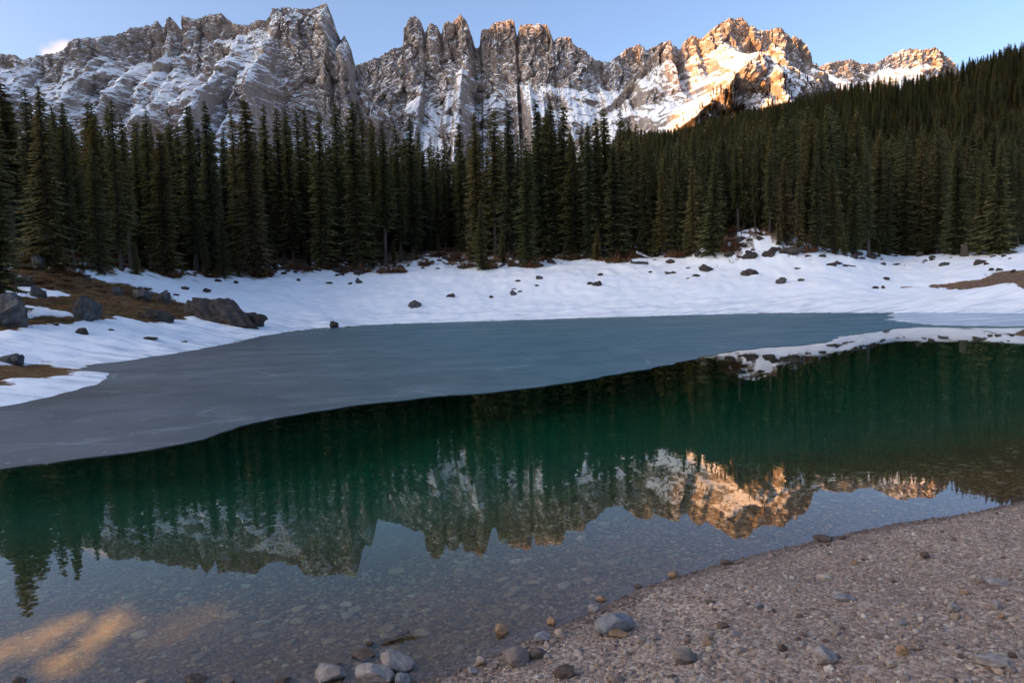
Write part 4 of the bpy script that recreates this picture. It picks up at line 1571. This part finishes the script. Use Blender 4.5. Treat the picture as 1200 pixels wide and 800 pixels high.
# ------------------------------------------------------------------ brown shrubs under the forest edge
def mat_shrub():
    m = NT('shrub_twigs')
    oi = m.n('ShaderNodeObjectInfo')
    t = m.attr('tint')
    base = m.ramp(oi.outputs['Random'], [(0, (0.12, 0.06, 0.033)), (0.5, (0.18, 0.082, 0.042)), (1, (0.15, 0.098, 0.045))])
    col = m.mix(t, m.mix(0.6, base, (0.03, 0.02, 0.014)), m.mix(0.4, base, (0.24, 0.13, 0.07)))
    return m.finish(m.n('ShaderNodeBsdfDiffuse', Color=col))


M_SHRUB = mat_shrub()


def shrub_mesh(seed, n=420, up=0.75):
    g = np.random.default_rng(seed)
    V, T = [], []
    for _ in range(n):
        a, r = g.uniform(0, 6.28), 0.72 * math.sqrt(g.random())
        bx, by = r * math.cos(a), r * math.sin(a)
        top = up * (1 - 0.6 * r * r) * g.uniform(0.4, 1.1) * (0.55 + 0.75 * abs(math.sin(2.3 * a + seed)) * abs(math.cos(1.7 * bx * 3 + seed)))
        lean = g.normal(0, 0.16, 2) + 0.35 * np.array([bx, by])
        w = g.uniform(0.02, 0.05)
        ww = g.uniform(0, 6.28)
        z0 = top * g.uniform(-0.1, 0.45)
        V += [(bx + w * math.cos(ww), by + w * math.sin(ww), z0), (bx - w * math.cos(ww), by - w * math.sin(ww), z0), (bx + lean[0], by + lean[1], top)]
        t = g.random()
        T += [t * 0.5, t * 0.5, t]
    me = mesh_from('shrub', np.array(V), np.arange(len(V)).reshape(-1, 3), False)
    fattr(me, 'tint', T)
    me.materials.append(M_SHRUB)
    return me


SHRUBS = [shrub_mesh(70 + k) for k in range(4)]
shrub_list = [(345, 316, 20, 8, 'russet shrub in the left of the rocky snow patch'), (306, 325, 26, 12, 'russet shrub round the foot of the left-end tall spruce'),
              (384, 316, 20, 9, 'brown shrub under the spruce in the middle of the rocky snow patch'), (422, 321, 24, 11, 'brown shrub round the thick-trunked spruce'),
              (455, 320, 30, 9, 'low russet shrub right of the thick-trunked spruce'), (499, 312, 18, 10, 'brown shrub left of the small brownish spruce'),
              (471, 320, 12, 10, 'dark tuft of shrub at the lower rim of the snow patch'), (520, 292, 30, 14, 'big red-brown shrub below the treeline notch'),
              (533, 303, 12, 6, 'small russet shrub below the big red-brown one'), (548, 314, 24, 9, 'russet shrub left at the foot of the small brownish spruce'),
              (574, 316, 20, 13, 'russet shrub right at the foot of the small brownish spruce'), (600, 313, 10, 10, 'brown shrub between the brownish spruce and the brown-skirted one'),
              (622, 314, 24, 9, 'brown shrub round the foot of the brown-skirted spruce'), (672, 305, 34, 9, 'russet undergrowth shrub below the wide olive spruce'),
              (722, 308, 40, 10, 'russet shrub below the second wide olive spruce'), (742, 303, 22, 10, 'red-brown shrub left of the snow-capped fallen logs'),
              (792, 302, 28, 9, 'russet shrub at the forest edge left of the mound'), (852, 295, 26, 14, 'russet shrub at the left foot of the snow mound'),
              (862, 272, 18, 8, 'red-brown shrub behind the top of the snow mound'), (948, 296, 18, 8, 'russet shrub right of the long reddish-brown rock'),
              (258, 323, 20, 9, 'brown shrub round the small pointed spruce'), (198, 325, 30, 9, 'brown shrub under the broad wide-skirted spruce'),
              (30, 302, 26, 8, 'yellowish brown shrub under the bare pale trunk at left'), (80, 322, 26, 8, 'brown shrub along the left bank below the dark spruces')]
for (px, py, w, h, lab) in shrub_list:
    g = ground_at(px, py)
    m = g[1] / FPX
    o = link('dwarf_shrub', random.choice(SHRUBS), loc=(g[0], g[1] + 0.2, g[2] - 0.05))
    o.scale = (w * m * 0.65, w * m * 0.5, h * m * 1.5)
    o.rotation_euler = (0, 0, random.uniform(-0.6, 0.6))
    tag(o, lab, 'shrub', 'brown shrubs along the forest edge')

# undergrowth between the trees and dead grass on the banks
shr_src = source_collection('shrub_source', SHRUBS)
n = 9000
ys = RNG.uniform(40, 175, n)
xs = ys * RNG.uniform(-0.85, 0.85, n)
zg, dg = base_height(xs, ys)
sn, br = masks(xs, ys, dg)
ok = (br > 0.6) & (dg > 1.5)
aa = xs / ys
fdd = np.interp(aa, FR_A, FR_D)
ok &= (ys > fdd - 8)
Pu = np.column_stack([xs, ys, zg - 0.03])[ok]
su = RNG.uniform(0.25, 0.8, len(Pu))
under = scatter('undergrowth', Pu, np.column_stack([np.zeros((len(Pu), 2)), RNG.uniform(0, 6.28, len(Pu))]), np.column_stack([su * 1.3, su * 1.3, su * 0.8]), RNG.integers(0, 4, len(Pu)), shr_src)
tag(under, 'low russet heath and litter between the spruce feet', 'undergrowth', kind='stuff')


def mat_grass():
    m = NT('dead_grass')
    oi = m.n('ShaderNodeObjectInfo')
    t = m.attr('tint')
    base = m.ramp(oi.outputs['Random'], [(0, (0.24, 0.135, 0.068)), (0.5, (0.38, 0.235, 0.12)), (1, (0.30, 0.23, 0.115))])
    return m.finish(m.n('ShaderNodeBsdfDiffuse', Color=m.mix(t, m.mix(0.4, base, (0.05, 0.03, 0.02)), base)))


M_GRASS = mat_grass()
grass_meshes = []
for k in range(3):
    me = shrub_mesh(90 + k, 90, 0.55)
    me.materials.clear()
    me.materials.append(M_GRASS)
    grass_meshes.append(me)
gr_src = source_collection('grass_source', grass_meshes)
n = 34000
ys = RNG.uniform(18, 75, n)
xs = -ys * RNG.uniform(0.35, 1.0, n)
zg, dg = base_height(xs, ys)
sn, br = masks(xs, ys, dg)
ok = (br > 0.55) & (dg > 0.25)
Pg = np.column_stack([xs, ys, zg - 0.02])[ok]
sg = RNG.uniform(0.12, 0.34, len(Pg)) * np.clip(Pg[:, 1] / 45, 0.55, 1.2)
grass = scatter('grass', Pg, np.column_stack([np.zeros((len(Pg), 2)), RNG.uniform(0, 6.28, len(Pg))]), np.column_stack([sg * 1.4, sg * 1.4, sg * 0.8]), RNG.integers(0, 3, len(Pg)), gr_src)
tag(grass, 'matted brown dead grass on the left bank', 'grass', kind='stuff')

# ------------------------------------------------------------------ fallen logs and a stump
def log_mesh(L, r0, r1, seed):
    g = np.random.default_rng(seed)
    V, F = [], []
    nz, ns = 10, 8
    for j in range(nz):
        f = j / (nz - 1)
        rr = r0 + (r1 - r0) * f
        ox, oz = 0.05 * math.sin(f * 4 + seed), 0.05 * math.cos(f * 3 + seed)
        for k in range(ns):
            a = 2 * math.pi * k / ns
            w = 1 + g.normal(0, 0.05)
            V.append((-L / 2 + L * f, ox + rr * w * math.cos(a), oz + rr * w * math.sin(a)))
    for j in range(nz - 1):
        for k in range(ns):
            k1 = (k + 1) % ns
            F += [(j * ns + k, j * ns + k1, (j + 1) * ns + k1), (j * ns + k, (j + 1) * ns + k1, (j + 1) * ns + k)]
    for e in (0, nz - 1):
        c = len(V)
        V.append((-L / 2 + L * (e > 0), 0, 0))
        for k in range(ns):
            F.append((e * ns + k, e * ns + (k + 1) % ns, c))
    for _ in range(8):
        i0 = len(V)
        x = g.uniform(-L * 0.4, L * 0.45)
        a = g.uniform(0.3, 2.8)
        ln = g.uniform(0.25, 0.7)
        V += [(x - 0.03, 0, 0.02), (x + 0.03, 0, 0.02), (x, 0.03, 0), (x + 0.2, math.cos(a) * ln, math.sin(a) * ln)]
        F += [(i0, i0 + 1, i0 + 3), (i0 + 1, i0 + 2, i0 + 3), (i0 + 2, i0, i0 + 3)]
    return mesh_from('log', np.array(V), np.array(F))


def mat_snowcap():
    m = NT('snow_cap')
    n = m.noise(m.objcoord(), 3, 4)
    return m.finish(m.pbsdf(m.mix(n, (0.8, 0.83, 0.87), (0.88, 0.88, 0.88)), 0.7, m.bump(n, 0.3, 0.1)))


M_CAP = mat_snowcap()
for i, (px, py, w, ang, lab) in enumerate(((744, 293, 12, 0.15, 'snow-capped fallen log, uppermost of three beside the olive spruce'),
                                           (754, 303, 20, 0.45, 'snow-capped fallen log, middle of three, sloping right'),
                                           (750, 310, 18, 0.12, 'snow-capped fallen log, lowest of three, lying on the snow'),
                                           (1072, 289, 22, -0.9, 'leaning pale fallen log at the right forest edge'))):
    g = ground_at(px, py)
    m = g[1] / FPX
    L = w * m * 1.15
    e = link('fallen_log', log_mesh(L, 0.26, 0.17, i), M_BARK, loc=(g[0], g[1] + 0.3, g[2] + 0.35))
    e.rotation_euler = (0, ang, random.uniform(-0.3, 0.3))
    tag(e, lab, 'log', 'fallen logs at the forest edge')
    c = log_mesh(L * 0.92, 0.22, 0.16, 40 + i)
    cap = link('snow_cap', c, M_CAP, parent=e, loc=(0, 0, 0.14))
g = ground_at(1132, 301)
m = g[1] / FPX
bm = bmesh.new()
rings = []
for j, (zf, rf) in enumerate(((-0.2, 1.5), (0.0, 1.35), (0.15, 1.05), (0.6, 0.95), (0.95, 0.9), (1.0, 0.8))):
    rings.append([bm.verts.new((rf * 0.5 * (1 + 0.1 * math.sin(5 * a + j)) * math.cos(a), rf * 0.5 * (1 + 0.1 * math.sin(4 * a)) * math.sin(a), zf * 1.8 + (0.15 * math.sin(3 * a) if j > 3 else 0))) for a in [2 * math.pi * k / 14 for k in range(14)]])
for r0, r1 in zip(rings, rings[1:]):
    for k in range(14):
        bm.faces.new((r0[k], r0[(k + 1) % 14], r1[(k + 1) % 14], r1[k]))
bm.faces.new(rings[-1])
me = bpy.data.meshes.new('stump')
bm.to_mesh(me)
bm.free()
st = link('tree_stump', me, M_BARK, loc=(g[0], g[1] + 0.3, g[2]))
tag(st, 'pale grey tree stump at the right forest edge', 'stump')

# ------------------------------------------------------------------ near beach: stones and gravel
M_STONE = mat_rock('beach_stone', [(0.0, (0.15, 0.115, 0.10)), (0.2, (0.38, 0.275, 0.22)), (0.4, (0.25, 0.205, 0.175)), (0.6, (0.48, 0.37, 0.295)), (0.8, (0.60, 0.50, 0.415)), (0.92, (0.32, 0.22, 0.145)), (1.0, (0.76, 0.68, 0.58))], (0.19, 0.15, 0.14), 0.35, 0.5, True, 2.2, wet=True)
M_PALE = mat_rock('pale_stone', [(0.3, (0.21, 0.175, 0.155)), (0.52, (0.34, 0.295, 0.27)), (0.75, (0.48, 0.43, 0.39))], (0.20, 0.15, 0.12), 0.55, 0.5, scale=2.4)
M_TAN = mat_rock('tan_stone', [(0.3, (0.24, 0.15, 0.09)), (0.55, (0.36, 0.22, 0.13)), (0.75, (0.45, 0.30, 0.20))], (0.20, 0.15, 0.13), 0.3, 0.5, scale=2.4)
M_BLUE = mat_rock('blue_grey_stone', [(0.3, (0.15, 0.15, 0.155)), (0.55, (0.24, 0.24, 0.25)), (0.75, (0.34, 0.34, 0.345))], (0.26, 0.21, 0.19), 0.3, 0.5, scale=2.0)
M_BROWN = mat_rock('brown_stone', [(0.3, (0.07, 0.048, 0.038)), (0.55, (0.13, 0.09, 0.07)), (0.75, (0.21, 0.16, 0.135))], (0.10, 0.08, 0.07), 0.3, 0.5, scale=2.4)
STONE = {}
for nm, mt in (('mix', M_STONE), ('pale', M_PALE), ('tan', M_TAN), ('blue', M_BLUE), ('brown', M_BROWN)):
    STONE[nm] = []
    for k in range(6):
        me = rock_mesh('stone', 700 + k, 14 if k % 2 else 20, 4, 0.13)
        me.materials.append(mt)
        STONE[nm].append(me)


def stone(px, py, w, h, look, label, var=None, deep=0.85, rot=None, group='stones on the near beach', lift=0.0, tilt=0.0):
    g = ground_at(px, py, 2.5, 30)
    if g[2] < -0.02 and lift == 0:
        pass
    R = math.hypot(*g)
    m = math.sqrt(g[0] ** 2 * 0 + g[1] ** 2) / FPX
    v = random.randrange(6) if var is None else var
    o = link('beach_stone', STONE[look][v], loc=(g[0], g[1] + w * m * 0.2, g[2] + h * m * 0.30 + lift))
    o.scale = (w * m * 0.47, w * m * 0.45 * deep, h * m * 0.60)
    o.rotation_euler = (0, tilt, random.uniform(-0.5, 0.5) if rot is None else rot)
    tag(o, label, 'stone', group)
    return o


S = stone
S(383, 800, 48, 22, 'pale', 'rounded pale stone, left one of the cluster at the bottom water edge', 0)
S(438, 802, 54, 26, 'pale', 'big whitish rock in front of the cluster at the bottom water edge', 1)
S(462, 790, 50, 30, 'pale', 'frosted pale rock, right one of the cluster at the bottom water edge', 2)
S(424, 779, 36, 16, 'brown', 'brown rock behind the whitish rocks of the bottom cluster', 3)
S(434, 765, 18, 17, 'brown', 'small block standing out of the water behind the bottom cluster', 4)
S(397, 786, 14, 10, 'brown', 'small brown stone on the left of the bottom cluster', 5)
S(470, 802, 22, 14, 'blue', 'grey stone right of the big whitish rock at the bottom', 5)
S(448, 772, 12, 8, 'pale', 'small pale stone between the block and the frosted rock', 0)
S(22, 803, 20, 11, 'brown', 'dark stone in the water at the bottom left corner', 1)
S(225, 803, 32, 13, 'brown', 'brownish wet stone at the bottom edge left of the cluster', 2)
S(265, 803, 22, 9, 'mix', 'low wet stone just right of the brownish wet one at the bottom edge', 3)
S(330, 803, 24, 9, 'brown', 'wet brown stone at the bottom edge just left of the pale cluster', 4)
S(165, 806, 26, 9, 'mix', 'flat wet stone at the bottom edge, left of the brownish wet one', 4)
S(587, 747, 20, 13, 'tan', 'stone with pale top standing in the shallow water off the beach', 5, lift=0.03)
S(646, 733, 17, 12, 'tan', 'tan stone on the waterline left of the blue-grey slab', 0)
S(722, 744, 54, 28, 'blue', 'big blue-grey slab embedded in the gravel near the waterline', 1, 0.8, 0.35, tilt=-0.12)
S(722, 748, 34, 12, 'tan', 'orange-brown stone against the front of the blue-grey slab', 2, 0.6)
S(637, 753, 24, 12, 'blue', 'small blue-grey stone by the waterline below the tan stone', 3)
S(656, 748, 16, 13, 'mix', 'mauve stone right of the small blue-grey one by the waterline', 4)
S(604, 782, 42, 24, 'mix', 'broad grey-brown slab at the lower left of the gravel', 5, 0.7, 0.3)
S(630, 772, 26, 14, 'mix', 'grey stone lying right of the broad grey-brown slab', 1)
S(563, 780, 16, 14, 'mix', 'mauve lump at the left tip of the gravel', 0)
S(553, 790, 16, 10, 'pale', 'pale stone at the left tip of the gravel, below the mauve lump', 2)
S(664, 795, 32, 14, 'brown', 'dark flat stone near the bottom edge of the gravel', 3)
S(721, 801, 26, 12, 'mix', 'mauve stone on the bottom edge right of the dark flat one', 4)
S(790, 677, 20, 8, 'tan', 'flat pink stone with white end on the waterline', 5, 0.6)
S(748, 690, 14, 7, 'brown', 'small dark stone on the waterline left of the flat pink one', 0)
S(706, 706, 16, 9, 'tan', 'yellowish stone on the waterline above the blue-grey slab', 1)
S(696, 718, 16, 10, 'pale', 'pale stone near the waterline above left of the blue-grey slab', 3)
S(853, 662, 18, 7, 'brown', 'dark stone on the waterline below the golden reflection', 1)
S(967, 635, 26, 7, 'brown', 'long dark stone on the waterline, right half of the beach', 3)
S(989, 632, 12, 5, 'brown', 'small dark stone on the waterline right of the long dark one', 4)
S(968, 780, 38, 27, 'pale', 'prominent pale grey rounded stone alone on the gravel', 2, 0.8, 0.2)
S(1120, 717, 16, 12, 'pale', 'small white stone with a reddish underside on the gravel', 3)
S(1169, 714, 16, 12, 'pale', 'pale angular stone near the right edge of the gravel', 5)
S(901, 718, 14, 10, 'pale', 'small pale rounded stone, mid gravel', 0)
S(890, 713, 14, 9, 'blue', 'small blue-grey stone left of the pale rounded one, mid gravel', 1)
S(768, 750, 13, 8, 'pale', 'small pinkish pale stone right of the blue-grey slab', 2)
S(752, 754, 14, 10, 'mix', 'mauve stone just right below the blue-grey slab', 3)
S(803, 778, 40, 20, 'mix', 'low mauve hump of rock in the lower middle of the gravel', 4)
S(860, 746, 13, 8, 'pale', 'light stone with dark shadow, mid gravel', 5)
S(848, 736, 18, 8, 'brown', 'dark flat stone above the light one, mid gravel', 0)
S(1060, 768, 18, 15, 'tan', 'brown angular stone right of the prominent pale stone', 1)
S(1076, 762, 16, 10, 'mix', 'grey-mauve stone touching the brown angular one', 2)
S(1170, 784, 46, 15, 'pale', 'long low pale stone in the bottom right corner', 3, 0.6, -0.25)
S(1188, 771, 14, 8, 'brown', 'dark stone behind the long low pale stone at bottom right', 4)
S(917, 763, 14, 9, 'brown', 'dark stone left above the prominent pale stone', 5)
S(1058, 733, 12, 9, 'blue', 'blue-grey pebble left of the white and reddish stone', 0)
S(992, 705, 28, 9, 'blue', 'flat grey stone set in the gravel, right half', 1)
S(1003, 661, 12, 6, 'tan', 'small orange stone on the upper right gravel', 2)
S(970, 680, 16, 7, 'mix', 'grey stone below the orange one on the upper gravel', 3)
S(1086, 654, 18, 8, 'brown', 'dark brown stone on the upper right gravel', 4)
S(1172, 688, 34, 9, 'pale', 'flat pale stone at the right edge of the gravel', 5, 0.6)
S(1130, 697, 14, 7, 'tan', 'pinkish stone left of the flat pale one', 0)
S(1175, 725, 11, 7, 'tan', 'small reddish stone under the pale angular one', 1)
S(941, 746, 12, 7, 'mix', 'small mauve-grey stone above the prominent pale stone', 2)
S(830, 757, 14, 8, 'tan', 'small yellow-brown stone, lower middle gravel', 3)
S(868, 765, 16, 7, 'mix', 'small greyish stone right of the low mauve hump', 5)
# alike pebbles of the beach, the largest as single stones
labels_p = ['fist-sized mauve-grey pebble lying in the beach gravel', 'fist-sized wet pebble along the near waterline']
near_w = np.array([on_plane(*p) for p in near_px[4:17]])
cnt = 0
while cnt < 200:
    px, py = random.uniform(500, 1215), random.uniform(592, 806)
    g = ground_at(px, py, 2.5, 30)
    if g[2] < 0.012:
        continue
    w = random.uniform(0.035, 0.075) * random.choice((0.8, 1, 1, 1.35))
    o = link('pebble', STONE[random.choice(('mix', 'mix', 'mix', 'mix', 'mix', 'pale', 'brown'))][random.randrange(6)], loc=(g[0], g[1], g[2] + w * 0.10))
    o.scale = (w * random.uniform(0.42, 0.6), w * random.uniform(0.36, 0.5), w * random.uniform(0.22, 0.38))
    o.rotation_euler = (random.gauss(0, 0.2), random.gauss(0, 0.2), random.uniform(0, 6.28))
    wet = g[2] < 0.09
    tag(o, labels_p[wet], 'pebble', 'wet pebbles along the near waterline' if wet else 'larger pebbles in the beach gravel')
    cnt += 1

# gravel proper
PEB = []
for k in range(8):
    me = rock_mesh('pebble_grain', 800 + k, 8 if k % 2 else 13, 2, 0.06)
    me.materials.append(M_STONE)
    PEB.append(me)
peb_src = source_collection('pebble_source', PEB)


def gravel_points(n, xr, yr, zmin, zmax, smin, smax, power=2.5):
    xs, ys = RNG.uniform(*xr, n), RNG.uniform(*yr, n)
    zg, dg = base_height(xs, ys)
    ok = (zg > zmin) & (zg < zmax) & (ys < 24)
    xs, ys, zg = xs[ok], ys[ok], zg[ok]
    s = smin + (smax - smin) * RNG.random(len(xs)) ** power
    return np.column_stack([xs, ys, zg + s * 0.12]), s


P1, s1 = gravel_points(170000, (-3, 9.5), (2.6, 10.5), 0.0, 3, 0.0035, 0.014, 2.4)
P2, s2 = gravel_points(2200, (-3, 9.5), (2.6, 10.5), 0.0, 3, 0.016, 0.034, 2.5)
P3, s3 = gravel_points(40000, (-12, 20), (-2.5, 16), 0.0, 3, 0.012, 0.03, 2.0)
Pq, sq = np.vstack([P1, P2, P3]), np.concatenate([s1, s2, s3])
k = len(Pq)
gravel = scatter('gravel', Pq, np.column_stack([RNG.normal(0, 0.35, (k, 2)), RNG.uniform(0, 6.28, k)]),
                 np.column_stack([sq * RNG.uniform(0.8, 1.3, k), sq * RNG.uniform(0.7, 1.1, k), sq * RNG.uniform(0.45, 0.85, k)]), RNG.integers(0, 8, k), peb_src)
tag(gravel, 'mauve-grey pebble gravel of the near beach', 'gravel', kind='stuff')

# stones on the lake bed, seen through the shallow water
M_BED = mat_rock('lakebed_stone', [(0.0, (0.17, 0.115, 0.06)), (0.3, (0.44, 0.29, 0.14)), (0.5, (0.22, 0.18, 0.11)), (0.7, (0.54, 0.37, 0.19)), (0.9, (0.42, 0.33, 0.20)), (1.0, (0.58, 0.48, 0.32))], (0.13, 0.11, 0.07), 0.4, 0.5, True, 2.2)
BED = []
for k in range(6):
    me = rock_mesh('cobble', 860 + k, 9, 3, 0.07)
    me.materials.append(M_BED)
    BED.append(me)
bed_src = source_collection('cobble_source', BED)
P4, s4 = gravel_points(15000, (-14, 16), (3.5, 15), -0.62, 0.02, 0.014, 0.10, 3.4)
P5, s5 = gravel_points(34000, (-9, 8), (4, 11), -0.7, 0.02, 0.008, 0.035, 2.0)
Pq, sq = np.vstack([P4, P5]), np.concatenate([s4, s5])
fit = Pq[:, 2] + sq * 0.55 < -0.012
Pq, sq = Pq[fit], sq[fit]
k = len(Pq)
bed = scatter('lakebed_stones', Pq, np.column_stack([RNG.normal(0, 0.2, (k, 2)), RNG.uniform(0, 6.28, k)]),
              np.column_stack([sq * RNG.uniform(0.8, 1.3, k), sq * RNG.uniform(0.7, 1.1, k), sq * RNG.uniform(0.35, 0.6, k)]), RNG.integers(0, 6, k), bed_src)
tag(bed, 'brownish cobbles on the bed of the shallow water', 'cobbles', kind='stuff')

# a twig in the shallow water behind the stone cluster
a, b = on_plane(446, 753, 0.01), on_plane(481, 743, 0.01)
L = float(np.linalg.norm(b - a))
tw = link('twig', log_mesh(L, 0.009, 0.005, 3), M_BARK, loc=((a[0] + b[0]) / 2, (a[1] + b[1]) / 2, 0.004))
tw.data = tw.data.copy()
tv = np.empty(len(tw.data.vertices) * 3, np.float32)
tw.data.vertices.foreach_get('co', tv)
tv = tv.reshape(-1, 3)
tv[:, 1:] *= np.where(np.abs(tv[:, 1:]) > 0.05, 0.12, 1.0)
tv[:, 1] = np.clip(tv[:, 1], -0.03, 0.03)
tv[:, 2] = np.clip(tv[:, 2], -0.012, 0.03)
tw.data.vertices.foreach_set('co', tv.ravel())
tw.rotation_euler = (0, 0, math.atan2(b[1] - a[1], b[0] - a[0]))
tag(tw, 'thin dark twig floating behind the pale stone cluster', 'twig')
print('SCENE BUILT', len(bpy.data.objects))
